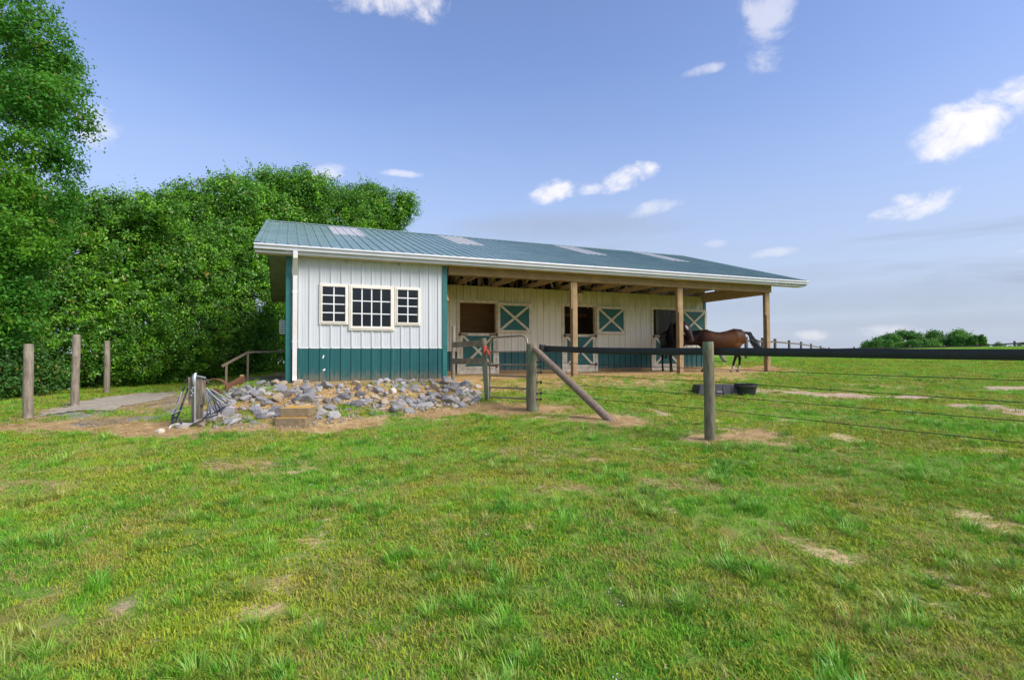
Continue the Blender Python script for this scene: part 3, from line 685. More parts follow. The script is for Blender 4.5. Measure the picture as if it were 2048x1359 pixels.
# porch frame
for i in (2, 3, 4):
    u = i*B_-(.07 if i == 4 else 0)
    po = MB().bar((u, .07, -.25), (u, .07, 2.81), .15, .15, (1, 0, 0)).build('porch_post', M['porch_post'], barn, bevel=.008)
    MB().bar((u-.098, .05, 1.85), (u-.098, .05, 2.62), .036, .10, (1, 0, 0)).build('post_cleat', M['lumber'], po)
for i in range(3):
    a = B_+.05+i*(UEND-B_)/3; b = B_+.05+(i+1)*(UEND-B_)/3
    MB().box((a, -.04, 2.60-(.004*i)), (b, -.002, 2.806)).build('front_beam', M['lumber_x'], barn); MB().box((a, .142, 2.60), (b, .18, 2.80)).build('front_beam', M['lumber_x'], barn)
MB().box((UEND-.12, .19, 2.56), (UEND-.08, VB-.03, 2.80)).build('end_beam', M['lumber_y'], barn); MB().box((UEND-.06, .19, 2.53), (UEND-.02, VB-.03, 2.78)).build('end_beam', M['lumber_y'], barn)
m = MB(); m.bar((B_+.06, .12, 1.95), (B_+.06, .95, 2.72), .09, .038, (1, 0, 0)); m.build('knee_brace', M['lumber'], barn)
lshape(UEND, -1, .05, HB, M['teal'], 'corner_trim', v0=VB-.035)
NT = 13
for i in range(NT):
    u = .05+i*(UEND-.14)/(NT-1)
    if u < .3: continue
    t = MB(); c = .038; zb = HB+.075
    t.bar((u, .0, zb), (u, VREAR, zb), .14, c, (0, 0, 1))
    for (va, vb_) in ((-EF+.06, VR), (VREAR+EF-.06, VR)): t.bar((u+.0015, va, ztop(va)-.17), (u+.0015, vb_, ZR-.17), .12, c-.003, (0, 0, 1))
    N = 5; vs_ = [VR*(j/N) for j in range(N+1)]
    for half in (0, 1):
        fl = (lambda v: v) if half == 0 else (lambda v: VREAR-v)
        for j in range(1, N):
            v, w_ = vs_[j], vs_[j+1]
            t.bar((u+.003, fl(v), zb), (u+.003, fl(v), ztop(v)-.17), .085, .03, (0, 1, 0))
            t.bar((u-.003, fl(v), ztop(v)-.17), (u-.003, fl(w_), zb), .085, .03, (1, 0, 0))
    t.build('roof_truss', M['lumber_y'], barn)
for j in range(10):
    v = -.1+j*.62
    MB().bar((U0+.06, v, ztop(v)-.055), (U1-.06, v, ztop(v)-.055), .085, .04, (0, 1, SL)).build('purlin', M['lumber_x'], barn)
    MB().bar((U0+.06, VREAR-v, ztop(VREAR-v)-.055), (U1-.06, VREAR-v, ztop(VREAR-v)-.055), .085, .04, (0, 1, -SL)).build('purlin', M['lumber_x'], barn)
# little box over the middle door; wall unit on the left gable wall
r = rect_v(1150.5, 584, 1162.5, 606, VB-.1)
nb = MB().box((r[0], VB-.17, r[2]+.03), (r[1], VB-.021, r[3]-.02)).build('wall_box', M['cream_trim'], barn); nb['label'] = 'small pale box fixed to the wall above the middle stall door'
MB().add([(r[0]-.04, VB-.22, r[3]-.03), (r[1]+.04, VB-.22, r[3]-.03), (r[1]+.04, VB-.021, r[3]+.04), (r[0]-.04, VB-.021, r[3]+.04), (r[0]-.04, VB-.22, r[3]-.055), (r[1]+.04, VB-.22, r[3]-.055), (r[1]+.04, VB-.021, r[3]+.015), (r[0]-.04, VB-.021, r[3]+.015)],
         [(0, 1, 2, 3), (7, 6, 5, 4), (0, 4, 5, 1), (1, 5, 6, 2), (3, 7, 4, 0)]).build('box_lid', M['lumber_x'], nb)
ac = MB().box((-.17, 1.9, 1.15), (-.022, 2.5, 1.50)).build('wall_unit', M['white_trim'], barn, bevel=.015); ac['label'] = 'small white unit sticking out of the left wall'
m = MB(); [m.box((-.155, 1.893, 1.19+i*.045), (-.04, 1.8995, 1.205+i*.045)) for i in range(7)]; m.build('grille', M['far_post'], ac)

# ------------------------------------------------------------------ round posts and fences
def round_post(mb, base, top, r0, r1, n=14, jit=.025):
    b, t = np.array(base, float), np.array(top, float); pts = [b+(t-b)*k for k in (0, .2, .4, .6, .8, .985, 1.)]
    rd = [r0+(r1-r0)*k for k in (0, .2, .4, .6, .8, .985)]+[r1*.93]
    for i in range(1, 5): pts[i] = pts[i]+np.array([random.uniform(-1, 1), random.uniform(-1, 1), 0])*r0*.07
    return mb.tube(pts, rd, n, True, jit)
def seat(px, py, D):                  # foot on the ground in this column, at this depth
    p = at(px, py, D); return np.array([p[0], p[1], gz(p[0], p[1])])
for (bx, by, tx, ty, D, r, lb) in ((57, 837, 57, 688, 8.7, .068, 'weathered grey round wooden post at the left edge of the lawn'),
                                   (149, 812, 153, 669, 10.6, .070, 'tallest weathered round post, leaning slightly at the edge of the concrete apron'),
                                   (214, 785, 214, 682, 13.5, .068, 'weathered round post nearest the hedge, far side of the concrete apron')):
    b = at(bx, by, D); t = at(tx, ty, D); g0 = gz(b[0], b[1]); p = empty('round_post', (b[0], b[1], g0), lb, 'post', 'round posts by the concrete apron')
    round_post(MB(), (b[0], b[1], g0-.15), t, r*1.04, r*.96).build('pole', M['grey_post'], p, True)
    MB().tube([t+np.array([0, 0, -.004]), t+np.array([0, 0, .006])], [r*.9, r*.8], 14).build('end_grain', M['brace'], p, True)

# paddock fence with gate post, brace, line posts, flexible rail and coated wires
fence = empty('paddock_fence', seat(1065, 818, 10.0), 'wooden post fence with black top rail and thin coated wires', 'fence')
FA = at(1065, 800, 10.0)[:2]; FB = at(1420, 860, 7.2)[:2]
def fxy(t): return FA+(FB-FA)*t
TEND = 2.06
fdir = np.array([*(FB-FA), 0]); fdir /= np.linalg.norm(fdir); fn = np.array([-fdir[1], fdir[0], 0])
if fn@(CAM-np.array([*FA, 0])) > 0: fn = -fn               # points away from the camera
def on_fence(px, py, off=0.):         # photo pixel -> point on the fence plane (shifted by off away from the camera)
    d = ray(px, py); o = np.array([*FA, 0])+fn*off; return CAM+d*(((o-CAM)@fn)/(d@fn))
t0 = at(1063, 687, 10.0); g0 = gz(*FA)
gp_ = round_post(MB(), (*FA, g0-.2), (t0[0], t0[1], t0[2]), .112, .100, 18).build('gate_post', M['green_post'], fence, True); gp_['label'] = 'thick mossy green gate post'
t1 = at(1416, 683, 7.2)
round_post(MB(), (*FB, gz(*FB)-.2), t1, .070, .073, 16).build('line_post', M['green_post'], fence, True)
pe = fxy(TEND); pz = on_fence(2240, 690)[2]
round_post(MB(), (*pe, gz(*pe)-.2), (*pe, pz), .072, .07, 14).build('line_post', M['grey_post'], fence, True)
b0 = on_fence(1068, 696, -.09); b1 = hits(1222, 842)
MB().tube([b0, b0+(b1-b0)*.3, b0+(b1-b0)*.62, b1+(b1-b0)*.04], [.058, .064, .066, .068], 14, True, .03).build('brace_pole', M['brace'], fence, True)
# black rail: a flat band, slightly cupped, in two spans behind the posts
def band(pts_top, h, th, name, mat):
    mb = MB(); vs = []
    for p in pts_top:
        p = np.array(p)
        for (dz_, o) in ((0, 0), (-h*.33, -.006), (-h*.66, -.006), (-h, 0), (-h, th), (-h*.5, th-.004), (0, th)): vs.append(p+np.array([0, 0, dz_])+fn*o)
    k = 7; n = len(pts_top)
    fs = [(i*k+j, i*k+(j+1) % k, (i+1)*k+(j+1) % k, (i+1)*k+j) for i in range(n-1) for j in range(k)]
    return mb.add(vs, fs).build(name, mat, fence, True)
RA, RM, RB = on_fence(1086, 690.5, .085), on_fence(1418, 694.5, .085), on_fence(2048, 697.2, .085)
RE = RM+(RB-RM)*((TEND-1)/((np.linalg.norm((RB-RM)[:2]))/np.linalg.norm(FB-FA)))
def span(a, b, sag, n=14): return [a+(b-a)*k/n-np.array([0, 0, sag*4*(k/n)*(1-k/n)]) for k in range(n+1)]
band(span(RA, RM, .022), .105, .012, 'top_rail', M['black_poly']); band(span(RM, RE, .006), .105, .012, 'top_rail', M['black_poly'])
c = RA; MB().box((c[0]-.07, c[1]-.05, c[2]-.115), (c[0]+.03, c[1]+.03, c[2]+.025)).build('rail_bracket', M['insul'], fence, bevel=.01)
MB().tube([on_fence(1075, 697, .0), c+np.array([0, 0, -.05])], .02, 8).build('rail_bracket', M['insul'], fence)
WY = [(723, 737, 760), (744, 762.5, 804), (764, 790.5, 841), (786, 818, 885)]
for (ya, ym, yb) in WY:
    a, m_, b = on_fence(1082, ya, .08), on_fence(1421, ym, .08), on_fence(2048, yb, .08)
    e = m_+(b-m_)*((TEND-1)/(np.linalg.norm((b-m_)[:2])/np.linalg.norm(FB-FA)))
    MB().tube(span(a, m_, .008, 8)+span(m_, e, .004, 10)[1:], .0042, 6).build('wire', M['wire'], fence, True)
    w_ = on_fence(1072, ya, -.0); MB().tube([w_, a], .013, 8).tube([a-np.array([0, 0, .028]), a+np.array([0, 0, .028])], [.022, .018], 10).build('insulator', M['insul'], fence, True)
    q = on_fence(1421, ym, .075); MB().tube([q-fn*.02, q+fn*.03], [.022, .016], 8).build('insulator', M['insul'], fence, True)
for ya in (733, 798):
    a = on_fence(1082, ya, .06); MB().tube([on_fence(1072, ya, 0), a], .012, 8).tube([a-np.array([0, 0, .02]), a+np.array([0, 0, .025])], .018, 8).build('insulator', M['insul'], fence, True)
MB().tube([on_fence(1077, 800, .05), on_fence(1081, 795, .05), on_fence(1077, 812, .05), on_fence(1075, 830, .05)], .004, 6).build('ground_lead', M['wire'], fence, True)

# short board fence between barn corner and gate
bf = empty('board_fence', seat(906, 762, 12.6), 'short weathered fence of two boards between barn corner and gate', 'fence')
pa, pa1 = at(905.8, 762, 12.6), at(907, 651, 12.6); pb, pb1 = at(975, 801, 11.0), at(966.8, 676, 11.0)
round_post(MB(), (pa[0], pa[1], gz(pa[0], pa[1])-.2), pa1, .046, .043, 10).build('fence_post', M['grey_post'], bf, True)
round_post(MB(), (pb[0], pb[1], gz(pb[0], pb[1])-.2), pb1, .045, .060, 12).build('latch_post', M['green_post'], bf, True)
def fence_board(x0, y0, x1, y1, h):
    a, b = at(x0, y0, 12.52), at(x1, y1, 11.0); MB().bar(a, b, h, .03, (0, 0, 1)).build('board', M['grey_board'], bf, bevel=.004)
fence_board(904, 689.5, 965, 685.5, .125); fence_board(904, 722, 967, 722, .13)
lt = empty('gate_latch', at(972, 703, 10.9), 'faded red plastic clip hanging on the gate latch post', 'latch')
q = at(970.5, 698, 10.88); MB().box(q-np.array([.045, .02, .075]), q+np.array([.045, .02, .075])).build('clip_body', M['red'], lt, bevel=.018)
q = at(976.5, 706, 10.86); MB().bar(q+np.array([-.03, 0, .07]), q+np.array([.04, 0, -.05]), .05, .03, (0, 0, 1)).build('clip_tail', M['red'], lt, bevel=.01)
MB().tube([at(976, 690, 10.9), at(980, 712, 10.87), at(982, 728, 10.87)], .009, 6).build('chain', M['rust'], lt)
# tubular walk gate with a bowed top
GL, GR = 10.92, 10.03
def gat(px, py, f=None):
    f = (px-980)/(1054-980) if f is None else f
    return at(px, py, 1/(1/GL+(1/GR-1/GL)*f))
gate = empty('walk_gate', seat(980, 796, 10.92), 'narrow dusty tube steel gate with bowed top and five bars', 'gate')
MB().tube([gat(980, 795), gat(980, 745), gat(980, 690), gat(981.5, 681), gat(985, 676), gat(991, 674), gat(1017, 672.6), gat(1042, 670.8), gat(1049, 672.5), gat(1053.5, 678), gat(1055, 688), gat(1054.5, 740), gat(1054.5, 800)], .021, 10).build('gate_frame', M['tube_steel'], gate, True)
for (ya, yb) in ((703.6, 702.5), (728.7, 729), (750.4, 753.3), (774, 777), (793, 797.5)):
    MB().tube([gat(980, ya), gat(1054.5, yb)], .017, 10).build('gate_bar', M['tube_steel'], gate, True)
for y in (697, 775): MB().tube([gat(1055, y), gat(1062, y, 1)], .014, 8).build('gate_hinge', M['rust'], gate)

# far pasture fence on the crest
ff = empty('pasture_fence', seat(1492, 717, 28), 'distant brown post and rail fence along the pasture crest', 'fence')
FPTS = [(1492, 673, 28), (1525, 675, 31.5), (1550, 677, 35.5), (1578, 680, 41), (1602, 683, 47), (1622, 687, 54), (1641, 691, 62), (1658, 694.5, 71), (1708, 693, 66), (1763, 691.5, 61), (1819, 690, 56), (1887, 689, 53), (1954, 686.5, 50), (2029, 681.5, 46), (2110, 676, 43)]
prev = None
for k, (px, py, D) in enumerate(FPTS):
    t = at(px, py, D); g0 = min(gz(t[0], t[1]), t[2]-.9)-.3
    round_post(MB(), (t[0], t[1], g0), t, .095, .09, 8).build('fence_post', M['far_post'], ff)
    if prev is not None:
        for dz_ in (.22, .75): MB().bar(prev-np.array([0, 0, dz_]), t-np.array([0, 0, dz_]), .11, .03, (0, 0, 1)).build('fence_rail', M['far_post'], ff)
    prev = t
ls = hits(1443, 712); le = hits(1452, 722)
a = at(1437, 702, 27.); b = at(1450.5, 724, 24.5); MB().tube([a, b], .09, 10).build('brace_pole', M['grey_board'], ff, True)

# ------------------------------------------------------------------ rocks on the bank under the tack room
ROCKS = []
def rock_mesh(seed):
    r_ = np.random.default_rng(seed); bm = bmesh.new()
    n = 16
    for i in range(n):
        v = r_.normal(size=3); v /= np.linalg.norm(v); v *= r_.uniform(.82, 1.08); bm.verts.new(v)
    res = bmesh.ops.convex_hull(bm, input=bm.verts)
    bmesh.ops.delete(bm, geom=[g for g in res['geom_unused'] if isinstance(g, bmesh.types.BMVert)], context='VERTS')
    bmesh.ops.bevel(bm, geom=list(bm.edges), offset=.045, segments=1, affect='EDGES', profile=.5)
    me = bpy.data.meshes.new('rock'); bm.to_mesh(me); bm.free(); me.materials.append(M['rock']); return me
RM_ = [rock_mesh(100+i) for i in range(16)]
foot = [(398, 852), (470, 852), (560, 852), (640, 846), (700, 836), (760, 830), (830, 824), (900, 817), (962, 806)]
head = [(452, 786), (480, 770), (540, 764), (600, 765), (700, 765), (780, 763), (850, 761), (905, 766), (955, 786)]
def lerp_pts(P, s):
    x = s*(len(P)-1); i = min(int(x), len(P)-2); f = x-i; return (P[i][0]*(1-f)+P[i+1][0]*f, P[i][1]*(1-f)+P[i+1][1]*f)
rr_ = np.random.default_rng(21); placed = []
_rc = {}
def put_rock(p, s, lab, grp, mat=None, flat=.66):
    k = int(rr_.integers(16)); mat = mat or M['rock']
    if (k, mat.name) not in _rc: me = RM_[k].copy(); me.materials.clear(); me.materials.append(mat); _rc[(k, mat.name)] = me
    me = _rc[(k, mat.name)]
    o = link('rock', me); sx, sy, sz = s*rr_.uniform(.85, 1.35), s*rr_.uniform(.75, 1.05), s*rr_.uniform(flat*.8, flat*1.15)
    o.scale = (sx, sy, sz); o.rotation_euler = (rr_.uniform(-.45, .45), rr_.uniform(-.45, .45), rr_.uniform(0, 6.28))
    o.location = (p[0], p[1], gz(p[0], p[1])+sz*.30); tag(o, lab, 'rock', grp); return o
special = [((568, 795), .20, 'large flat-faced grey rock in the left part of the bank'), ((617, 790), .19, 'big grey rock near the middle of the bank'), ((548, 830), .19, 'dark grey rock just left of the two stacked blocks'),
           ((755, 785), .17, 'angular grey rock right under the tack room wall'), ((790, 822), .19, 'large striped grey rock lowest in the middle of the bank'), ((895, 766), .20, 'speckled grey rock against the barn corner'),
           ((932, 775), .21, 'large rounded grey rock beside the board fence'), ((900, 806), .18, 'flat brownish grey rock at the right foot of the bank'), ((455, 832), .19, 'broad grey rock low at the left end of the bank'), ((655, 775), .19, 'square grey slab under the tack room corner trim')]
for (p, s, lb) in special: q = hits(*p); placed.append((q[0], q[1], s)); put_rock(q, s, lb, None)
wsp = [((428, 843), .085, 'pale cream stone at the foot of the hydrant post'), ((957, 775), .10, 'small pale stone between rounded rock and latch post'), ((785, 786), .13, 'whitish rock in the middle of the grey bank'), ((318, 866), .075, 'small white stone lying alone in the straw')]
for (p, s, lb) in wsp: q = hits(*p); placed.append((q[0], q[1], s)); put_rock(q, s, lb, None, M['rock_white'])
def far_enough(q, s, k): return all((q[0]-a)**2+(q[1]-b)**2 > (k*(s+c))**2 for a, b, c in placed)
blk = [hits(560, 852), hits(615, 845)]
n_r = 0; RL = []
for tries in range(5000):
    if n_r >= 262: break
    s = rr_.random(); t = rr_.random(); A_, B2 = lerp_pts(foot, s), lerp_pts(head, s); p = (A_[0]+(B2[0]-A_[0])*t, A_[1]+(B2[1]-A_[1])*t)
    big = rr_.random(); sz = (.065+.115*big**1.8)*(1. if p[0] < 640 else .9)
    if 640 < p[0] < 780 and rr_.random() < .38: continue
    q = hits(*p)
    if not far_enough(q, sz, .50): continue
    if any(np.hypot(*(q-b)[:2]) < .28 for b in blk): continue
    placed.append((q[0], q[1], sz)); n_r += 1
    RL.append((p, q, sz, t))
SPOT = ((440, 'beside the hydrant post'), (500, 'right of the hydrant'), (555, 'left of the stacked blocks'), (640, 'behind the stacked blocks'), (697, 'below the left window'), (789, 'below the middle window'), (850, 'below the right window'), (905, 'below the barn corner'), (9999, 'beside the latch post'))
ORD = ('leftmost', 'second from left', 'third from left', 'fourth from left', 'fifth from left', 'sixth from left', 'seventh from left', 'eighth from left', 'ninth from left', 'tenth from left', 'eleventh from left')
combos = {}
for (p, q, sz, t) in sorted(RL, key=lambda r: r[0][0]):
    cn = ('dark slate', 'mid grey', 'mid grey', 'light grey', 'light grey', 'tan')[int(rr_.integers(6))]; size = 'small' if sz < .11 else ('large' if sz > .155 else 'medium')
    row = 'low' if t < .34 else ('high' if t > .67 else 'midway'); spot = next(s for x, s in SPOT if p[0] < x)
    combos.setdefault((size, cn, row, spot), []).append((q, sz))
for (size, cn, row, spot), L in combos.items():
    for i, (q, sz) in enumerate(L):
        lb = f'{size} {cn} rock {row} on the bank, {spot}'
        put_rock(q, sz, lb if len(L) == 1 else lb+', '+ORD[min(i, 10)], 'rocks on the bank', ROCKC[cn])
# small stones, beyond counting: one object
V, F = [], []
for i in range(900):
    s = rr_.random(); t = rr_.uniform(-.08, 1.02); A_, B2 = lerp_pts(foot, s), lerp_pts(head, s); q = hits(A_[0]+(B2[0]-A_[0])*t, A_[1]+(B2[1]-A_[1])*t)
    c = np.array([[1, 0, 0], [-1, 0, 0], [0, 1, 0], [0, -1, 0], [0, 0, 1], [0, 0, -1]], float)*rr_.uniform(.015, .045)*rr_.uniform(.7, 1.3, (6, 1)) @ np.array(Matrix.Rotation(rr_.uniform(0, 6), 3, 'Z'))
    k = len(V)*6; V.append(c+np.array([q[0], q[1], gz(q[0], q[1])+.008]))
    F += [(k+a, k+b, k+d) for a, b, d in ((0, 2, 4), (2, 1, 4), (1, 3, 4), (3, 0, 4), (2, 0, 5), (1, 2, 5), (3, 1, 5), (0, 3, 5))]
tag(link('rubble', mesh_np('rubble', np.concatenate(V), np.array(F), plain('rubble_stone', (.34, .28, .20), .9, c2=(.20, .19, .18), scale=25))), 'small stone rubble and grit between the rocks of the bank', 'rubble', kind='stuff')

# two stacked blocks
c0 = hits(585, 851); fwd = np.array([*(_f[:2]), 0]); rgt = np.array([*(_r[:2]), 0])
def block(center, l, w, h, rz, lab):
    me = MB().box((-l/2, -w/2, 0), (l/2, w/2, h)).build('concrete_block', M['block'], bevel=.012); me.location = tuple(center); me.rotation_euler.z = rz
    return tag(me, lab, 'block', 'two stacked blocks')
b0_ = np.array([c0[0], c0[1], gz(c0[0], c0[1])-.06]) + fwd*.12
block(b0_, .50, .46, .20, -YAW+.02, 'lower of the two stacked lichen-yellow concrete blocks')
block(b0_+np.array([0, 0, .2005])+fwd*.05+rgt*.03, .46, .40, .15, -YAW+.06, 'upper of the two stacked lichen-yellow concrete blocks')

# ------------------------------------------------------------------ yard hydrant with hose rack
hb = seat(392, 852, 8.5); hyd = empty('yard_hydrant', hb, 'wooden hydrant post with steel pipe and hose hanger beside the rocks', 'hydrant')
HH = at(392, 752, 8.5)[2]-hb[2]
def hp(r, f, z): return hb+rgt*r+fwd*f+np.array([0, 0, z])
MB().bar(hp(0, .04, -.15), hp(-.015, .04, HH), .14, .11, rgt).build('wood_post', M['grey_post'], hyd, bevel=.008)
for r in (-.098, .088): MB().bar(hp(r, .03, HH*.42), hp(r-.01, .03, HH*.98), .045, .09, rgt).build('side_board', M['grey_post'], hyd, bevel=.004)
MB().tube([hp(.012, -.045, -.1), hp(.0, -.045, HH*.86)], .017, 10).build('steel_pipe', M['galv'], hyd, True)
m = MB(); m.tube([hp(.0, -.05, HH*.84), hp(.0, -.06, HH*.98), hp(0, -.03, HH*1.06)], [.026, .03, .02], 10); m.bar(hp(-.03, -.05, HH*1.03), hp(.16, -.02, HH*.97), .022, .014); m.build('hydrant_head', M['galv'], hyd, True)
m = MB(); [m.box(hp(-.045+.02*(i % 2), -.052, HH*(.62+.05*i))-np.array([.012]*3), hp(-.045+.02*(i % 2), -.052, HH*(.62+.05*i))+np.array([.012]*3)) for i in range(4)]; m.build('fitting', M['galv'], hyd)
arc = [hp(.0+.19*math.cos(a), .0, HH*.86+.10*math.sin(a)) for a in np.linspace(math.pi*1.0, 0, 14)]
MB().tube(arc, .016, 8).build('hose_hanger', M['black_rubber'], hyd, True)
hose = empty('garden_hose', hp(-.2, -.05, 0), 'dark blue hose hung in loops over both sides of the hydrant post', 'hose')
def loop(r0, z0, r1, z1, mat, k, rad=.011):
    a, b = hp(r0, -.02-.012*k, z0), hp(r1, -.05-.03*k, z1)
    pts = [a+(b-a)*s+rgt*(.025*math.sin(s*math.pi)*(k-2)/2) for s in np.linspace(0, 1, 9)]
    c = hp(r1+(.03 if r1 > 0 else -.02), .10, z1+.03); d = hp(r0*1.05, .08, z0-.02)
    pts += [c+(d-c)*s for s in np.linspace(0, 1, 7)]
    MB().tube(pts, rad, 7).build('hose_loop', mat, hose, True)
for k in range(5): loop(-.17-.006*k, HH*.80-.02*k, -.36+.018*k, .05+.04*k+.02*(k % 2), M['hose_pale'] if k == 4 else M['hose'], k)
for k in range(5): loop(.175+.005*k, HH*.76-.02*k, (.50, .44, .36, .31, .26)[k], (.33, .29, .24, .20, .14)[k], M['hose_pale'] if k == 0 else M['hose'], k)
MB().tube([hp(-.24, -.05, .12), hp(-.16, -.1, .03), hp(-.02, -.14, .02), hp(.15, -.1, .10), hp(.24, -.02, .22)], .011, 7).build('hose_loop', M['hose'], hose, True)
sc_ = hits(368, 856); s_ = empty('feed_scoop', sc_, 'dusty white plastic scoop lying in front of the hydrant post', 'scoop')
mb = MB(); n = 12; vs = []
for i in range(n): a = i*2*math.pi/n; vs.append(sc_+rgt*.15*math.cos(a)+fwd*.075*math.sin(a)+np.array([0, 0, .075]))
for i in range(n): a = i*2*math.pi/n; vs.append(sc_+rgt*(.10*math.cos(a)-.02)+fwd*.05*math.sin(a)+np.array([0, 0, .0]))
mb.add(vs, [(i, (i+1) % n, (i+1) % n+n, i+n) for i in range(n)]+[tuple(range(2*n-1, n-1, -1))]).build('bowl', M['white_plastic'], s_, True)
MB().tube([sc_-rgt*.14+np.array([0, 0, .065]), sc_-rgt*.20-fwd*.02+np.array([0, 0, .04]), sc_-rgt*.17-fwd*.10+np.array([0, 0, .005])], .012, 8).build('handle', M['white_plastic'], s_, True)

# ------------------------------------------------------------------ ramp with handrail, old wheel rim, timber kerb
DR = 12.6
rp = empty('ramp', seat(520, 758, DR), 'grey boarded ramp with brown wooden handrail beside the barn', 'ramp')
def rz(px, D): p = at(px, 709, D); return gz(p[0], p[1])
a, b = at(443.5, 732, 12.0), at(496, 704, DR); c = at(575, 702, 13.0)
MB().bar(a, b, .045, .05, (0, 0, 1)).build('handrail', M['oldwood_rail'], rp); MB().bar(b+np.array([0, 0, .0]), c, .042, .05, (0, 0, 1)).build('handrail', M['oldwood_rail'], rp)
for (px, yt, D) in ((453, 727, 12.1), (496, 705, DR)):
    t = at(px, yt, D); MB().bar((t[0], t[1], gz(t[0], t[1])-.2), t, .045, .045, (1, 0, 0)).build('rail_post', M['oldwood_rail'], rp)
t = at(569, 748, 12.9); MB().bar((t[0], t[1], t[2]-.3), t, .06, .06, (1, 0, 0)).build('rail_post', M['lumber'], rp)
pA, pB, pC, pD_ = at(575, 769, 12.3), at(520, 770, 12.0), at(505, 759, 13.2), at(575, 757, 13.4)
for i in range(5):
    f0, f1 = i/5, (i+.94)/5; L = lambda p, q, f: p+(q-p)*f
    q = [L(pB, pA, f0), L(pB, pA, f1), L(pC, pD_, f1), L(pC, pD_, f0)]
    MB().add([*q, *[x-np.array([0, 0, .04]) for x in q]], [(0, 1, 2, 3), (7, 6, 5, 4), (0, 4, 5, 1), (1, 5, 6, 2), (2, 6, 7, 3), (3, 7, 4, 0)]).build('deck_board', M['deckgrey'], rp)
MB().bar(at(488, 758, 13.2), at(572, 754, 13.6), .09, .09, (0, 0, 1)).build('kerb_timber', M['grey_board'], rp)
tk = empty('timber_kerb', seat(470, 770, 11.4), 'rust-brown timber sloping down beside the wheel rim', 'timber')
MB().bar(at(454, 776, 11.0), at(486, 757, 11.8), .13, .09, (0, 0, 1)).build('timber', M['rust'], tk, bevel=.01)
MB().bar(at(484, 764, 11.8)-np.array([0, 0, .1]), at(484, 749, 11.8), .07, .07, (1, 0, 0)).build('stake', M['lumber'], tk)
wc = at(431, 784, 10.6); wh = empty('wheel_rim', wc, 'rusty iron wheel rim standing half buried beside the hydrant', 'wheel rim')
mb = MB(); n = 36; RW = .245; vs = []
for i in range(n):
    a = 2*math.pi*i/n
    for (rr, ff_) in ((RW, -.05), (RW, .05), (RW-.016, .05), (RW-.016, -.05)): vs.append(wc+rgt*rr*math.cos(a)*.97+fwd*(ff_+rr*math.cos(a)*.22)+np.array([0, 0, rr*math.sin(a)+.03]))
mb.add(vs, [(i*4+j, i*4+(j+1) % 4, ((i+1) % n)*4+(j+1) % 4, ((i+1) % n)*4+j) for i in range(n) for j in range(4)]).build('rim', M['rust'], wh, True)
MB().tube([wc+fwd*-.06+np.array([0, 0, .03]), wc+fwd*.06+np.array([0, 0, .03])], .045, 12).build('hub', M['rust'], wh, True)
for i in range(8):
    a = 2*math.pi*i/8+.2; MB().tube([wc+np.array([0, 0, .03]), wc+rgt*(RW-.01)*math.cos(a)*.97+fwd*RW*math.cos(a)*.22+np.array([0, 0, (RW-.01)*math.sin(a)+.03])], .008, 6).build('spoke', M['rust'], wh)

# ------------------------------------------------------------------ tub and bucket in the paddock
tb = seat(1430, 785, 12.2); tub = empty('water_trough', tb, 'low black plastic trough with sloping ends on the paddock grass', 'trough')
def tp(r, f, z): return tb+rgt*r+fwd*f+np.array([0, 0, z])
def loft_box(mb, L0, W0, L1, W1, z0, z1, flip=False):
    vs = [tp(x*L0/2, y*W0/2, z0) for x, y in ((-1, -1), (1, -1), (1, 1), (-1, 1))]+[tp(x*L1/2, y*W1/2, z1) for x, y in ((-1, -1), (1, -1), (1, 1), (-1, 1))]
    fs = [(0, 1, 5, 4), (1, 2, 6, 5), (2, 3, 7, 6), (3, 0, 4, 7)]
    return mb.add(vs, [f[::-1] for f in fs] if flip else fs)
m = MB(); loft_box(m, .97, .55, .86, .44, -.03, .235); m.add([tp(x*.43, y*.22, .2355) for x, y in ((-1, -1), (1, -1), (1, 1), (-1, 1))], [(0, 1, 2, 3)])
m.build('body', M['black_rubber'], tub, bevel=.015)
m = MB(); [m.bar(tp(x, -.276, .02), tp(x*.9, -.225, .22), .012, .012, rgt) for x in (-.3, -.1, .1, .3)]; m.build('side_rib', M['black_rubber'], tub)
m = MB(); m.bar(tp(-.06, -.268, .09), tp(.06, -.268, .09), .035, .01, (0, 0, 1)); m.build('moulded_badge', M['hose_pale'], tub)
bk = seat(1492, 784, 12.0); bu = empty('feed_bucket', bk, 'round black rubber feed pan with rolled rim beside the trough', 'bucket')
prof = [(.02, .03), (.185, .03), (.19, -.02), (.235, .20), (.25, .215), (.25, .24), (.23, .245), (.215, .22), (.17, .05), (.02, .045)]
mb = MB(); n = 24; vs = [bk+np.array([r*math.cos(2*math.pi*i/n), r*math.sin(2*math.pi*i/n), z]) for (r, z) in prof for i in range(n)]
mb.add(vs, [(k*n+i, k*n+(i+1) % n, (k+1)*n+(i+1) % n, (k+1)*n+i) for k in range(len(prof)-1) for i in range(n)]).build('bowl', M['black_rubber'], bu, True)
MB().tube([bk+np.array([.253*math.cos(a), .253*math.sin(a), .19]) for a in np.linspace(0, 2*math.pi, 25)], .012, 6, False).build('rim_band', plain('dry_mud', (.10, .08, .06), .9), bu, True)

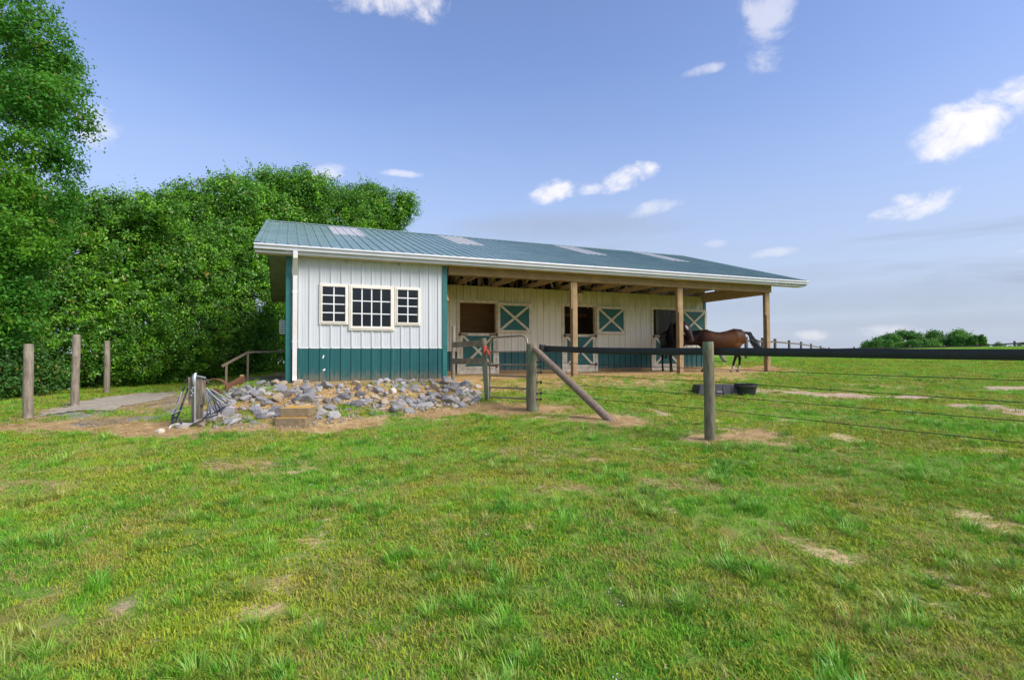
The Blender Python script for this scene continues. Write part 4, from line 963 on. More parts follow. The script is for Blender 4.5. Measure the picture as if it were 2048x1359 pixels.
# ------------------------------------------------------------------ horses
def loft(mb, rings, n=14):
    k = len(rings); C = [np.array(r[0], float) for r in rings]; vs = []
    for i in range(k):
        d = C[min(i+1, k-1)]-C[max(i-1, 0)]; d /= np.linalg.norm(d)+1e-9
        sd_ = np.array([0, 1., 0]); sd_ = sd_-d*(sd_@d); sd_ /= np.linalg.norm(sd_); ot = np.cross(d, sd_)
        for j in range(n):
            t = 2*math.pi*j/n; vs.append(C[i]+sd_*math.cos(t)*rings[i][1]+ot*math.sin(t)*rings[i][2])
    fs = [(i*n+j, i*n+(j+1) % n, (i+1)*n+(j+1) % n, (i+1)*n+j) for i in range(k-1) for j in range(n)]
    fs += [tuple(range(n-1, -1, -1)), tuple((k-1)*n+j for j in range(n))]
    return mb.add(vs, fs)
def horse_body(neck, head, ears, legs, H=1.0):
    mb = MB()
    loft(mb, [((-.80, 0, 1.13), .05, .08), ((-.76, 0, 1.13), .17, .20), ((-.66, 0, 1.14), .245, .27), ((-.50, 0, 1.13), .29, .31), ((-.28, 0, 1.06), .29, .31), ((-.02, 0, 1.00), .295, .32), ((.22, 0, 1.01), .285, .33), ((.42, 0, 1.06), .25, .335), ((.58, 0, 1.09), .20, .28), ((.72, 0, 1.08), .14, .20), ((.78, 0, 1.07), .06, .09)], 20)
    loft(mb, neck); loft(mb, head)
    for e in ears: loft(mb, e, 8)
    for l in legs: loft(mb, l, 12)
    me = bpy.data.meshes.new('tmp'); me.from_pydata(mb.v, [], mb.f); o = bpy.data.objects.new('tmp', me); col.objects.link(o)
    r = o.modifiers.new('r', 'REMESH'); r.mode = 'VOXEL'; r.voxel_size = .02; r.use_smooth_shade = True
    s = o.modifiers.new('s', 'SMOOTH'); s.factor = .5; s.iterations = 4
    dg = bpy.context.evaluated_depsgraph_get(); out = bpy.data.meshes.new_from_object(o.evaluated_get(dg)); bpy.data.objects.remove(o); bpy.data.meshes.remove(me)
    return out
def fore(x, y, fx=0., z0=0.): return [((x+.02, y*.85, 1.02), .09, .15), ((x, y, .86), .075, .10), ((x+fx*.4, y, .66), .052, .062), ((x+fx*.7, y, .47), .045, .05), ((x+fx*.8, y, .43), .038, .04), ((x+fx, y, .25), .03, .034), ((x+fx, y, .14), .036, .04), ((x+fx+.035, y, .075), .034, .036), ((x+fx+.05, y, .055), .048, .05), ((x+fx+.06, y, z0), .056, .062)]
def hind(x, y, fx=0., z0=0.): return [((x+.04, y*.8, 1.06), .13, .22), ((x+.04, y, .88), .115, .18), ((x+fx*.3, y, .70), .075, .105), ((x-.10+fx*.6, y, .54), .045, .06), ((x-.13+fx*.8, y, .48), .04, .05), ((x-.11+fx, y, .28), .032, .036), ((x-.10+fx, y, .15), .038, .042), ((x-.065+fx, y, .08), .034, .037), ((x-.05+fx, y, .055), .048, .052), ((x-.04+fx, y, z0), .056, .064)]
def coat_mat(name, rough=.52):
    m, t, p = newmat(name); a = nd(t, 'ShaderNodeAttribute', attribute_name='coat'); n = noise(t, pos(t), 14, 4, .6)
    t.links.new(mixc(t, smooth(t, n, .35, .7, 0, .25), a.outputs['Color'], (.008, .006, .005)), p.inputs['Base Color']); p.inputs['Roughness'].default_value = rough; p.inputs['Specular IOR Level'].default_value = .14
    return m
M['coat'] = coat_mat('horse_coat'); M['hair'] = plain('dark_horse_hair', (.006, .005, .005), .75, var=.2, scale=20, spec=.12); M['hair2'] = plain('ash_horse_hair', (.035, .036, .038), .5, c2=(.014, .013, .013), scale=9)
def place_horse(me, root, face, coat):
    n = len(me.vertices); co = np.empty(n*3, np.float32); me.vertices.foreach_get('co', co); co = co.reshape(-1, 3)
    a = me.color_attributes.new('coat', 'FLOAT_COLOR', 'POINT'); c = np.array(coat(co), np.float32); a.data.foreach_set('color', np.c_[c, np.ones(n)].astype(np.float32).ravel())
    F = np.array([*face, 0.]); F /= np.linalg.norm(F); L = np.array([-F[1], F[0], 0])
    w = co[:, :1]*F+co[:, 1:2]*L+co[:, 2:3]*np.array([0, 0, 1.]); me.vertices.foreach_set('co', w.astype(np.float32).ravel()); me.materials.clear(); me.materials.append(M['coat']); me.update()
    o = link('body', me, root); me.name = 'horse_body'
    return lambda p: np.array(root.location)+F*p[0]+L*p[1]+np.array([0, 0, p[2]])
def hair(T, root, name, mat, strands):
    mb = MB()
    for st in strands:
        pts = [T(p) for p in st[0]]; mb.tube(pts, [st[1]*(1-.8*(i/(len(pts)-1))**2) for i in range(len(pts))], 5, True)
    return mb.build(name, mat, root, True)
def bl(a, b, t): t = np.clip(t, 0, 1)[:, None]; return a*(1-t)+b*t
# bay horse, side on, head low behind its companion, tail blown out
SC = 1.0
ha = at(1441, 737, 17.4); gA = gz(ha[0], ha[1]); A_dir = -np.array(_r[:2])+.10*np.array(_f[:2])
hA = empty('horse', (ha[0], ha[1], gA), 'glossy brown bay horse standing side on with its tail blowing', 'horse')
neckA = [((.40, 0, 1.14), .16, .28), ((.62, 0, 1.15), .14, .26), ((.85, .0, 1.12), .115, .235), ((1.06, 0, 1.07), .095, .19), ((1.18, 0, 1.02), .08, .13)]
headA = [((1.10, 0, 1.14), .06, .08), ((1.18, 0, 1.04), .10, .15), ((1.25, 0, .94), .095, .14), ((1.33, 0, .82), .07, .095), ((1.38, 0, .70), .06, .075), ((1.40, 0, .63), .055, .065), ((1.405, 0, .60), .03, .03)]
earsA = [[((1.13, s*.05, 1.17), .03, .025), ((1.15, s*.065, 1.25), .026, .02), ((1.18, s*.07, 1.31), .006, .006)] for s in (-1, 1)]
bodyA = horse_body(neckA, headA, earsA, [fore(.50, .13, .06), fore(.50, -.13, -.08), hind(-.50, .14, .24), hind(-.50, -.14, -.04)])
def coatA(c):
    x, y, z = c.T; n = np.sin(x*9+y*4)*.05
    o = bl(np.array([.082, .031, .014]), np.array([.165, .066, .020]), np.exp(-((x+.42)**2/.06+(z-.98)**2/.05)))
    o = bl(o, np.array([.030, .013, .009]), (z-1.20+n)/.2); o = bl(o, np.array([.026, .012, .009]), (x-.28+n)/.35*(z > .6)*.9)
    o = bl(o, np.array([.012, .009, .008]), (.66-z+n)/.2*(x < .9)); sock = (x < -.2)*(.235-z+n*.4)/.03
    o = bl(o, np.array([.55, .48, .42]), sock); o = bl(o, np.array([.07, .05, .04]), (.06-z)/.01*(x < .9))
    return bl(o, np.array([.6, .56, .52]), ((np.abs(y) < .03) & (x > 1.2) & (z < 1.08) & (z > .68))*1.)
TA = place_horse(bodyA, hA, A_dir, coatA)
hair(TA, hA, 'mane', M['hair'], [([(x, s, .17*0+1.40-.10*max(0, x-.5)), (x+.02, s+.05+random.uniform(0, .03), 1.33-.12*max(0, x-.5)), (x+.04, s+.08, 1.15-.2*max(0, x-.5)+random.uniform(-.06, .06))], .016) for x in np.linspace(.42, 1.08, 60) for s in (-.02, .03)])
ts = []
for i in range(150):
    k = random.random(); e = np.array([-1.22-random.uniform(0, .42)*k, random.uniform(-.08, .10), .98-.55*k+random.uniform(-.10, .10)]); j = lambda s: np.array([random.uniform(-s, s) for _ in range(3)])
    s0 = np.array([-.78, 0, 1.30])+j(.03); m1 = np.array([-.93, 0, 1.27])+j(.045); m2 = np.array([-1.02-.05*k, .0, 1.08-.15*k])+j(.07); m3 = (m2+e)/2+np.array([-.02, 0, -.06])+j(.03)
    ts.append(([s0, m1, m2, m3, e], .011))
hair(TA, hA, 'tail', M['hair2'], ts)
# black horse facing the camera, head turned aside
hb_ = at(1350, 743, 17.2); gB = gz(hb_[0], hb_[1]); B_dir = (CAM[:2]-hb_[:2]); B_dir = B_dir/np.linalg.norm(B_dir); B_dir = B_dir+.22*np.array([-B_dir[1], B_dir[0]])
hB = empty('horse', (hb_[0]-B_dir[0]*.55, hb_[1]-B_dir[1]*.55, gB), 'black horse facing out behind the porch post with head turned aside', 'horse')
neckB = [((.40, 0, 1.18), .16, .25), ((.58, -.02, 1.32), .15, .22), ((.72, -.02, 1.46), .13, .18), ((.82, .06, 1.53), .11, .14), ((.88, .14, 1.53), .09, .11)]
headB = [((.84, .12, 1.58), .09, .09), ((.92, .22, 1.50), .135, .14), ((.98, .30, 1.38), .13, .14), ((1.02, .36, 1.22), .10, .11), ((1.05, .41, 1.08), .085, .09), ((1.06, .44, 1.01), .06, .06), ((1.065, .45, .98), .03, .03)]
earsB = [[((.86+dx, .16+dy, 1.58), .03, .028), ((.87+dx, .18+dy, 1.66), .026, .022), ((.875+dx, .19+dy, 1.73), .006, .006)] for dx, dy in ((-.04, .06), (.05, -.04))]
bodyB = horse_body(neckB, headB, earsB, [fore(.50, .13, .03), fore(.50, -.13, .0), hind(-.56, .14, .05), hind(-.56, -.14, -.05)])
def coatB(c):
    x, y, z = c.T; n = np.sin(x*8+z*7)*.04; o = np.tile(np.array([.007, .006, .0065]), (len(x), 1)); hd = (z > .97) & (x > .78) & (y > .16)
    o = bl(o, np.array([.045, .030, .026]), hd*(.8-.5*np.abs(z-1.25))); o = bl(o, np.array([.07, .042, .034]), hd*(1.14-z)/.08)
    o = bl(o, np.array([.62, .60, .58]), hd*np.clip(1.6-np.hypot((z-1.44)/.055, (y-.27-(1.44-z)*.35)/.03), 0, 1)*(x > .97))
    o = bl(o, np.array([.50, .45, .40]), (y > .0)*(x > .2)*(.20-z)/.02); return bl(o, np.array([.05, .04, .035]), (.055-z)/.01)
TB = place_horse(bodyB, hB, B_dir, coatB)
hair(TB, hB, 'mane', M['hair'], [([(x, -.03, 1.43+.5*(x-.42)-.35*max(0, x-.72)), (x+.05, -.15+random.uniform(-.03, .03), 1.40+.42*(x-.42)), (x+.11, -.22+random.uniform(-.06, .10), 1.16+.3*(x-.42)), (x+.12, -.20+random.uniform(-.09, .16), .90+random.uniform(-.08, .12))], .024) for x in np.linspace(.38, .84, 170)])
hair(TB, hB, 'forelock', M['hair'], [([(.88, .17+random.uniform(-.03, .03), 1.62), (.98, .24+random.uniform(-.03, .03), 1.55), (1.04, .27+random.uniform(-.04, .04), 1.47)], .012) for i in range(14)])
hair(TB, hB, 'tail', M['hair'], [([(-.78, 0, 1.28), (-.88, random.uniform(-.04, .04), 1.05), (-.9, random.uniform(-.07, .07), .45)], .014) for i in range(30)])

# ------------------------------------------------------------------ trees
def leaf_quads(C, Nn, L, Wd, r_):
    n = len(C); a = r_.normal(size=(n, 3)); t = a-Nn*np.sum(a*Nn, 1, keepdims=True); t /= np.linalg.norm(t, axis=1, keepdims=True)+1e-9; b = np.cross(Nn, t)
    l = L*r_.uniform(.7, 1.3, (n, 1)); w = Wd*r_.uniform(.7, 1.3, (n, 1)); up = Nn*l*.12
    V = np.stack([C-t*l*.5, C+b*w*.5+up, C+t*l*.5, C-b*w*.5+up], 1).reshape(-1, 3)
    return V
def quad_idx(n): return np.arange(n*4).reshape(-1, 4)
def unit(a): return a/(np.linalg.norm(a, axis=1, keepdims=True)+1e-9)
def crown_pts(lobes, n_cl, per, cr, r_, depth=(.72, 1.03), cull=-.45, up=.35):
    vol = np.array([(l[1]*l[1]+2*l[1]*l[2]) for l in lobes]); pr = vol/vol.sum(); cs, ns = [], []
    ch = r_.choice(len(lobes), n_cl*3, p=pr); d = unit(r_.normal(size=(n_cl*3, 3))); f = r_.uniform(*depth, (n_cl*3, 1))
    c0 = np.array([l[0] for l in lobes]); rx = np.array([l[1] for l in lobes]); rz_ = np.array([l[2] for l in lobes])
    sc = np.stack([rx, rx, rz_], 1); P = c0[ch]+d*f*sc[ch]; ok = np.ones(len(P), bool)
    for i in range(len(lobes)):
        q = np.linalg.norm((P-c0[i])/sc[i], axis=1); ok &= ~((q < .78) & (ch != i))
    tc_ = unit(CAM[None]-P); ok &= (np.sum(unit(d/sc[ch])*tc_, 1) > cull)
    P, d = P[ok][:n_cl], d[ok][:n_cl]
    sz = cr*r_.uniform(.6, 1.25, (len(P), 1, 1))
    L = P[:, None]+r_.normal(size=(len(P), per, 3))*sz*np.array([.55, .55, .42]); nn = unit((d[:, None]*.55+r_.normal(size=(len(P), per, 3))*.75+np.array([0, 0, up])).reshape(-1, 3))
    return L.reshape(-1, 3), nn, P, d
def tree(name, base, lobes, n_cl, per, cr, leaf, mat, seed, lab, cat, group, inner=0, sprigs=0, trunk_r=.14, limbs=8, cull=-.45, depth=(.72, 1.03)):
    r_ = np.random.default_rng(seed); root = empty(name, base, lab, cat, group); b = np.array(base)
    C, Nn, P, d = crown_pts(lobes, n_cl, per, cr, r_, depth, cull)
    if sprigs:
        top = [i for i in range(len(P)) if d[i][2] > .1]; pick = r_.choice(top, min(sprigs, len(top)))
        k = 14; s = r_.uniform(.25, .7, (len(pick), 1, 1)); dirs = unit(d[pick]*.5+np.array([0, 0, .9])+r_.normal(size=(len(pick), 3))*.25)
        S = (P[pick]+d[pick]*.1)[:, None]+dirs[:, None]*s*np.linspace(0, 1, k)[None, :, None]+r_.normal(size=(len(pick), k, 3))*.05
        C = np.r_[C, S.reshape(-1, 3)]; Nn = np.r_[Nn, unit(r_.normal(size=(len(pick)*k, 3))+np.array([0, 0, .6]))]
    keep = C[:, 2] > b[2]+.02; C, Nn = C[keep], Nn[keep]
    V = leaf_quads(C, Nn, leaf, leaf*.52, r_)
    if inner:
        Ci, Ni, _, _ = crown_pts(lobes, inner, 1, .1, r_, (.35, .72), -1); V = np.r_[V, leaf_quads(Ci, Ni, leaf*2.3, leaf*1.7, r_)]
    V = V-b; link('crown', mesh_np('crown', V, quad_idx(len(V)//4), mat), root)
    mb = MB(); zt = max(l[0][2]+l[2]*.5 for l in lobes); cx = np.mean([l[0] for l in lobes], 0)
    tp_ = np.array([cx[0], cx[1], zt]); mid = (b+tp_)/2+np.array([r_.normal()*.1, r_.normal()*.1, 0])
    mb.tube([b-np.array([0, 0, .2]), b+(mid-b)*.5, mid, tp_], [trunk_r*1.25, trunk_r, trunk_r*.75, trunk_r*.25], 9)
    for i in range(limbs):
        l = lobes[r_.integers(len(lobes))]; e = np.array(l[0])+unit(r_.normal(size=(1, 3)))[0]*np.array([l[1], l[1], l[2]])*.7; s = b+(tp_-b)*r_.uniform(.2, .75)
        mb.tube([s, (s+e)/2+np.array([0, 0, .15]), e], [trunk_r*.42, trunk_r*.28, trunk_r*.08], 6)
    mb.build('trunk', M['bark'], root, True); return root
HOL = [(-45, 14.6, 415, 128, 'glossy evergreen tree at the far left, mostly hidden by the tall leafy tree'), (88, 15.8, 405, 130, 'dense evergreen tree behind the left round posts'), (208, 17.2, 376, 122, 'dense evergreen tree with twiggy top behind the post nearest the hedge'),
       (325, 19.5, 398, 108, 'dense evergreen tree behind the hydrant post'), (445, 23, 347, 112, 'tall evergreen tree behind the ramp handrail'), (553, 26.5, 346, 104, 'tall evergreen tree rising behind the left end of the roof'),
       (392, 25, 392, 96, 'evergreen tree set back in the row behind the wheel rim'), (662, 29, 357, 104, 'evergreen tree rising behind the roof between its fellows'), (752, 30.5, 366, 60, 'rounded evergreen tree at the right end of the row behind the roof')]
for i, (px, D, ty, hw, lb) in enumerate(HOL):
    r_ = np.random.default_rng(50+i); t = at(px, ty, D); b = np.array([t[0], t[1], gz(t[0], t[1])]); rad = hw/FPX*D*(1.0 if px == 752 else 1.13); H = t[2]-b[2]
    lobes = [(b+np.array([0, 0, H*.46]), rad*.95, H*.50), (b+np.array([0, 0, H*.25]), rad*1.02, H*.30)]
    for k in range(11):
        a = r_.uniform(0, 6.28); zz = r_.uniform(.12, .86); rr = rad*.72*math.sqrt(max(0, 1-((zz-.42)/.56)**2)); lobes.append((b+np.array([math.cos(a)*rr, math.sin(a)*rr, H*zz]), rad*r_.uniform(.34, .52), H*r_.uniform(.10, .16)))
    for k in range(4): lobes.append((b+np.array([r_.normal()*rad*.45, r_.normal()*rad*.45, H*r_.uniform(.82, .88)]), rad*r_.uniform(.34, .48), H*.10))
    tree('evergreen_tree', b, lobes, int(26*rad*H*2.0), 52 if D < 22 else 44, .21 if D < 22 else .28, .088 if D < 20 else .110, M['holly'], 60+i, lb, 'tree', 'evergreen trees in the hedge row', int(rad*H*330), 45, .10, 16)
# tall leafy tree on the left
to = at(-150, 720, 13.6); b = np.array([to[0], to[1], gz(to[0], to[1])]); r_ = np.random.default_rng(5); lobes = []
for k in range(46):
    d = unit(r_.normal(size=(1, 3)))[0]; f = r_.uniform(.55, 1.0); lobes.append((b+np.array([0, 0, 7.0])+d*np.array([3.9, 3.9, 5.6])*f*.86, r_.uniform(.7, 1.15), r_.uniform(.32, .6)))
for (px, py, D, r1, r2) in ((60, 60, 12.6, 1.0, .6), (120, 110, 12.8, .75, .4), (95, 200, 12.4, 1.0, .6), (150, 240, 12.6, .65, .4), (110, 300, 12.4, .85, .5), (60, 380, 12.2, 1.1, .7), (125, 395, 12.6, .65, .45), (40, 480, 12., 1.1, .7), (100, 460, 12.5, .7, .5), (25, 570, 12., .9, .6), (20, 650, 12., .8, .6), (40, 10, 12.5, .9, .6), (150, 180, 12.8, .45, .3)):
    lobes.append((at(px-22, py, D), r1, r2))
tree('leafy_tree', b, lobes, 4300, 36, .24, .088, M['oak'], 9, 'tall leafy tree filling the upper left corner', 'tree', None, 1600, 90, .28, 26, -.3, (.35, 1.05))
for i, (px, D, h, r1, lb) in enumerate(((15, 12.9, 1.5, .8, 'pale green shrub at the left edge under the tall tree'), (-70, 12.0, 1.9, .9, 'shrub half out of frame under the tall tree'))):
    q = seat(px, 760, D); tree('shrub', q, [(q+np.array([0, 0, h*.5]), r1, h*.5), (q+np.array([.4, .1, h*.35]), r1*.7, h*.35), (q+np.array([-.4, .2, h*.6]), r1*.6, h*.4)], 260, 30, .22, .09, M['shrub'], 90+i, lb, 'shrub', None, 200, 20, .03, 6)
# far trees beyond the pasture crest
FT = [(1764, 150, 669, 27, 'leftmost round tree of the far clump'), (1806, 158, 663, 30, 'tree second from left in the far clump'), (1848, 152, 667, 28, 'middle tree of the far clump'), (1893, 156, 660.5, 34, 'tallest tree of the far clump'), (1932, 150, 665, 24, 'tree second from right in the far clump'), (1957, 146, 672, 12, 'small slender tree at the right end of the far clump'),
      (1990, 330, 688, 20, 'tiny tree beyond the crest, right of the clump'), (2038, 340, 687.5, 16, 'tiny tree at the far right edge beyond the crest')]
for i, (px, D, ty, hw, lb) in enumerate(FT):
    r_ = np.random.default_rng(200+i); t = at(px, ty, D); g0 = gz(t[0], t[1]); b = np.array([t[0], t[1], min(g0, t[2]-6)]); rad = hw/FPX*D; H = t[2]-b[2]; lobes = []
    for k in range(20):
        a = r_.uniform(0, 6.28); zz = r_.uniform(.25, .9); rr = rad*.8*math.sqrt(max(.03, 1-((zz-.5)/.52)**2)); lobes.append((b+np.array([math.cos(a)*rr, math.sin(a)*rr, H*zz]), rad*r_.uniform(.36, .52), H*r_.uniform(.10, .16)))
    tree('far_tree', b, lobes, 420, 34, rad*.20, .50 if D < 200 else .8, M['fartree'], 210+i, lb, 'tree', 'far trees beyond the crest', 150, 0, .25, 4, -.6)

# ------------------------------------------------------------------ grass
def clump(kind, seed):
    r_ = np.random.default_rng(seed); V, F = [], []
    n, h, w, spread, lean = {'turf': (26, .034, .0045, .06, 1.1), 'tuft': (46, .105, .0075, .065, 1.15), 'fine': (36, .024, .0062, .07, 1.1), 'dry': (18, .032, .0032, .07, 1.8), 'straw': (9, .006, .0035, .07, 0), 'weed': (26, .022, .010, .06, .5), 'flower': (3, .05, .012, .07, 0)}[kind]
    for i in range(n):
        a = r_.uniform(0, 6.28); rr = spread*math.sqrt(r_.random()); x, y = rr*math.cos(a), rr*math.sin(a); dr = r_.uniform(0, 6.28) if kind != 'tuft' else a+r_.normal()*.5
        hh = h*r_.uniform(.55, 1.3); ln = hh*lean*r_.uniform(.2, 1.2); d = np.array([math.cos(dr), math.sin(dr), 0]); s = np.array([-d[1], d[0], 0])*w*r_.uniform(.7, 1.3)/2
        p0 = np.array([x, y, -.004]); k = len(V)
        if kind == 'straw':
            L = r_.uniform(.03, .09); p0[2] = r_.uniform(.002, .012); e = p0+d*L+np.array([0, 0, r_.uniform(-.004, .01)]); V += [p0-s, p0+s, e+s, e-s]; F.append((k, k+1, k+2, k+3)); continue
        if kind == 'flower':
            c = p0+np.array([0, 0, hh+.01]); V += [c+np.array(v)*.0075 for v in ((1, 0, 0), (-1, 0, 0), (0, 1, 0), (0, -1, 0), (0, 0, 1), (0, 0, -1))]
            F += [(k+a_, k+b_, k+c_) for a_, b_, c_ in ((0, 2, 4), (2, 1, 4), (1, 3, 4), (3, 0, 4), (2, 0, 5), (1, 2, 5), (3, 1, 5), (0, 3, 5))]; continue
        p1 = p0+d*ln*.35+np.array([0, 0, hh*.6]); p2 = p0+d*ln+np.array([0, 0, hh])
        V += [p0-s, p0+s, p1+s*.8, p1-s*.8, p2]; F += [(k, k+1, k+2, k+3), (k+3, k+2, k+4)]
    me = bpy.data.meshes.new(kind+'_clump'); me.from_pydata([tuple(v) for v in V], [], F); return me
def blade_mat(name, kind):
    m, t, p = newmat(name); P = pos(t); g = nd(t, 'ShaderNodeNewGeometry'); oi = nd(t, 'ShaderNodeObjectInfo')
    if kind == 'straw': cc = mixc(t, g.outputs['Random Per Island'], (.55, .39, .17), (.80, .63, .35))
    elif kind == 'flower': cc = mixc(t, g.outputs['Random Per Island'], (.75, .72, .62), (.85, .84, .80))
    elif kind == 'dry': cc = mixc(t, g.outputs['Random Per Island'], (.40, .30, .09), (.60, .46, .19))
    else:
        cc = turf(t, P)
        if kind == 'fine': cc = mixc(t, .50, cc, (.40, .375, .042))
        cc = mixc(t, mth(t, 'MULTIPLY', mth(t, 'POWER', g.outputs['Random Per Island'], 1.6), .75), cc, {'turf': (.38, .68, .06), 'tuft': (.34, .62, .08), 'fine': (.52, .52, .05), 'weed': (.09, .28, .04)}[kind])
        cc = mixc(t, smooth(t, oi.outputs['Random'], .66, 1., 0, .6), cc, (.44, .36, .10)); cc = mixc(t, smooth(t, oi.outputs['Random'], .34, .0, 0, .6), cc, (.05, .17, .02))
    t.links.new(cc, p.inputs['Base Color']); p.inputs['Roughness'].default_value = .36 if kind == 'tuft' else .55; p.inputs['Specular IOR Level'].default_value = .45 if kind == 'tuft' else .15
    tr = nd(t, 'ShaderNodeBsdfTranslucent'); t.links.new(cc, tr.inputs[0]); mx = nd(t, 'ShaderNodeMixShader'); mx.inputs[0].default_value = .3
    t.links.new(p.outputs[0], mx.inputs[1]); t.links.new(tr.outputs[0], mx.inputs[2]); t.links.new(mx.outputs[0], t.nodes['Material Output'].inputs[0]); return m
def scatter(name, kind, pts, scl, lab, cat, variants=3, seed=0, tilt=.12):
    r_ = np.random.default_rng(seed); n = len(pts); cc = bpy.data.collections.new(name+'_source'); mat = blade_mat(name+'_blades', kind)
    for i in range(variants):
        me = clump(kind, seed*10+i); me.materials.append(mat); o = bpy.data.objects.new(kind+'_clump', me); cc.objects.link(o)
    me = bpy.data.meshes.new(name); me.vertices.add(n); me.vertices.foreach_set('co', pts.astype(np.float32).ravel())
    a = me.attributes.new('rot', 'FLOAT_VECTOR', 'POINT'); a.data.foreach_set('vector', np.c_[r_.normal(size=(n, 2))*tilt, r_.uniform(0, 6.28, n)].astype(np.float32).ravel())
    a = me.attributes.new('scl', 'FLOAT', 'POINT'); a.data.foreach_set('value', scl.astype(np.float32))
    a = me.attributes.new('pick', 'INT', 'POINT'); a.data.foreach_set('value', r_.integers(0, variants, n).astype(np.int32))
    o = link(name, me); gt = bpy.data.node_groups.new(name, 'GeometryNodeTree')
    gt.interface.new_socket('Geometry', in_out='INPUT', socket_type='NodeSocketGeometry'); gt.interface.new_socket('Geometry', in_out='OUTPUT', socket_type='NodeSocketGeometry')
    N = gt.nodes.new; gi, go, ip, ci = N('NodeGroupInput'), N('NodeGroupOutput'), N('GeometryNodeInstanceOnPoints'), N('GeometryNodeCollectionInfo')
    ci.inputs[0].default_value = cc; ci.inputs['Separate Children'].default_value = True; ip.inputs['Pick Instance'].default_value = True
    def na(nm, ty): x = N('GeometryNodeInputNamedAttribute'); x.data_type = ty; x.inputs[0].default_value = nm; return x.outputs[0]
    L = gt.links.new; L(gi.outputs[0], ip.inputs['Points']); L(ci.outputs[0], ip.inputs['Instance']); L(na('pick', 'INT'), ip.inputs['Instance Index'])
    er = N('FunctionNodeEulerToRotation'); L(na('rot', 'FLOAT_VECTOR'), er.inputs[0]); L(er.outputs[0], ip.inputs['Rotation']); L(na('scl', 'FLOAT'), ip.inputs['Scale']); L(ip.outputs[0], go.inputs[0])
    o.modifiers.new('scatter', 'NODES').node_group = gt
    return tag(o, lab, cat, kind='stuff')
def frustum_pts(n, D0, D1, power, seed, wide=1.22):
    """random ground points in the field of view, density falling with distance"""
    r_ = np.random.default_rng(seed); e = 2-power; u = r_.random(n); D = (D0**e+(D1**e-D0**e)*u)**(1/e); s = r_.uniform(-1, 1, n)*(D*.968*1.14+2.0)
    x = CAM[0]+_f[0]*D+_r[0]*s; y = CAM[1]+_f[1]*D+_r[1]*s; return x, y, D
def pnoise(x, y, sc, seed):
    r_ = np.random.default_rng(seed); o = np.zeros_like(x)
    for k in range(7):
        a = r_.uniform(0, 6.28); f = sc*r_.uniform(.6, 1.9); o += np.sin((x*math.cos(a)+y*math.sin(a))*f+r_.uniform(0, 6.28)+1.4*np.sin((x*math.sin(a)-y*math.cos(a))*f*.7))
    return o/7
DRP = np.array([hits(*p)[:2] for p in DRIVE_PX])
def in_poly(x, y, poly):
    ins = np.zeros(x.shape, bool); n = len(poly)
    for i in range(n):
        (x0, y0), (x1, y1) = poly[i], poly[(i+1) % n]; ins ^= ((y0 > y) != (y1 > y)) & (x < (x1-x0)*(y-y0)/(y1-y0+1e-12)+x0)
    return ins
def bare(x, y):
    b = np.maximum.reduce([mask(L, x, y) for L in (STRAW, SAND, GRAVEL, DIRT)]); b = np.maximum.reduce([b, pad_mask(x, y), worn(x, y)]); b[in_poly(x, y, DRP)] = 1; return b
r0 = np.random.default_rng(77)
def sow(n, D0, D1, power, seed, thin, patch=None, wide=1.22):
    x, y, D = frustum_pts(n, D0, D1, power, seed, wide); bm_ = bare(x, y); keep = r0.random(n) > bm_*thin
    if patch is not None: keep &= patch(x, y)
    x, y, D = x[keep], y[keep], D[keep]; return np.c_[x, y, ground_fast(x, y)], D
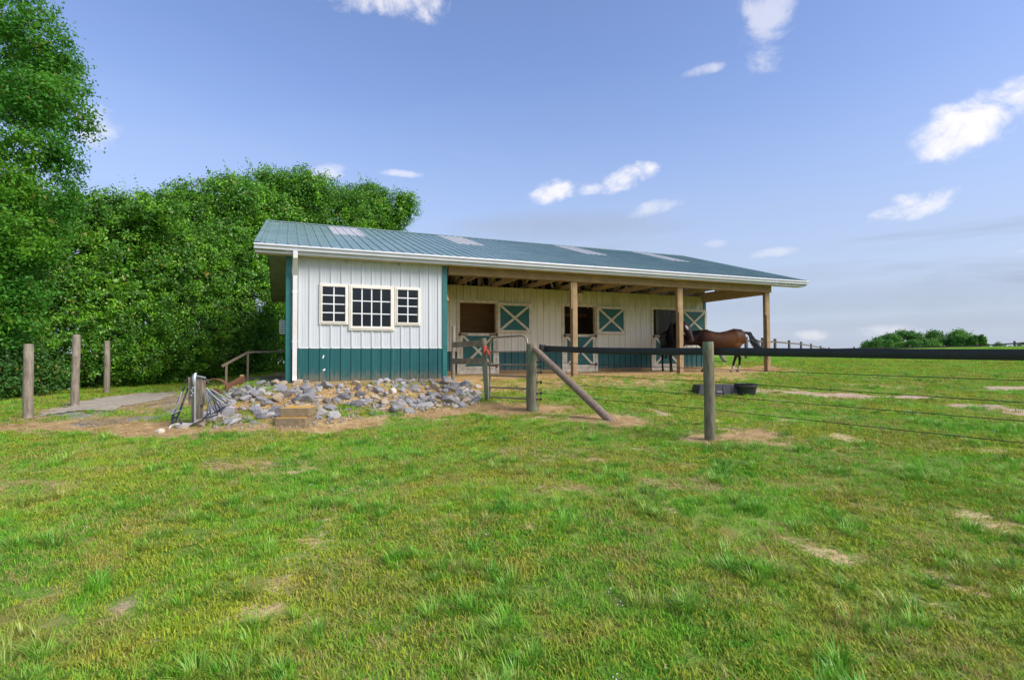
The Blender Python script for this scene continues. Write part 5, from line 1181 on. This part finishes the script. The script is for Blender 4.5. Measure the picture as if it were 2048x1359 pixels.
P_, D = sow(82000, 1.2, 34, 1.25, 1, 1.25, lambda x, y: pnoise(x, y, 2.0, 21)+.5*pnoise(x, y, 6, 22) > r0.uniform(-.42, .12, len(x))); scatter('grass', 'turf', P_, (.75+.05*D)*r0.uniform(.6, 1.3, len(D)), 'short green pasture grass covering lawn and paddock', 'grass', 4, 1)
P_, D = sow(66000, 1.2, 24, 1.3, 2, 1.0, lambda x, y: pnoise(x, y, 2.0, 21)+.5*pnoise(x, y, 6, 22) < r0.uniform(-.25, .35, len(x))); scatter('low_grass', 'fine', P_, (.8+.06*D)*r0.uniform(.7, 1.3, len(D)), 'low olive and yellowish weeds between the green grass', 'weeds', 3, 2)
P_, D = sow(16000, 1.2, 16, 1.1, 3, 1.3, lambda x, y: pnoise(x, y, 3.6, 4)+.6*pnoise(x, y, 9, 5) > .24); scatter('grass_tufts', 'tuft', P_, (.74+.012*D)*r0.uniform(.4, 1.15, len(D)), 'coarse bluish green grass tufts standing above the turf', 'grass', 4, 3)
P_, D = sow(26000, 1.2, 16, 1.2, 4, .7, lambda x, y: pnoise(x, y, 2.3, 9) > -.02); scatter('dry_grass', 'dry', P_, (.8+.05*D)*r0.uniform(.6, 1.2, len(D)), 'dry brownish grass patches scattered in the turf', 'grass', 3, 4)
P_, D = sow(16000, 1.2, 9, 1.2, 5, 1.0, lambda x, y: pnoise(x, y, 1.7, 14) > .18); scatter('clover', 'weed', P_, (.9+.04*D)*r0.uniform(.7, 1.2, len(D)), 'low dark green clover patches in the front lawn', 'clover', 3, 5)
x, y, D = frustum_pts(150000, 5, 20, 1.0, 6); k = np.maximum(mask(STRAW, x, y), .7*mask(DIRT, x, y)) > r0.random(len(x)); k &= ~((x > -.1) & (x < B_) & (y > -.1)) & (y < 3); x, y, D = x[k], y[k], D[k]
scatter('straw', 'straw', np.c_[x, y, ground_fast(x, y)], (.9+.03*D)*r0.uniform(.7, 1.3, len(D)), 'loose dry straw strewn round the gate, rocks and porch', 'straw', 4, 6, .05)
# weedy tuft inside the wheel rim
P_, D = sow(260, 2.2, 7, 1.0, 7, 1.2, lambda x, y: pnoise(x, y, 1.7, 14) > .2); scatter('clover_blossoms', 'flower', P_, r0.uniform(.45, .75, len(D)), 'tiny white clover blossoms dotted over the front lawn', 'flowers', 3, 7)
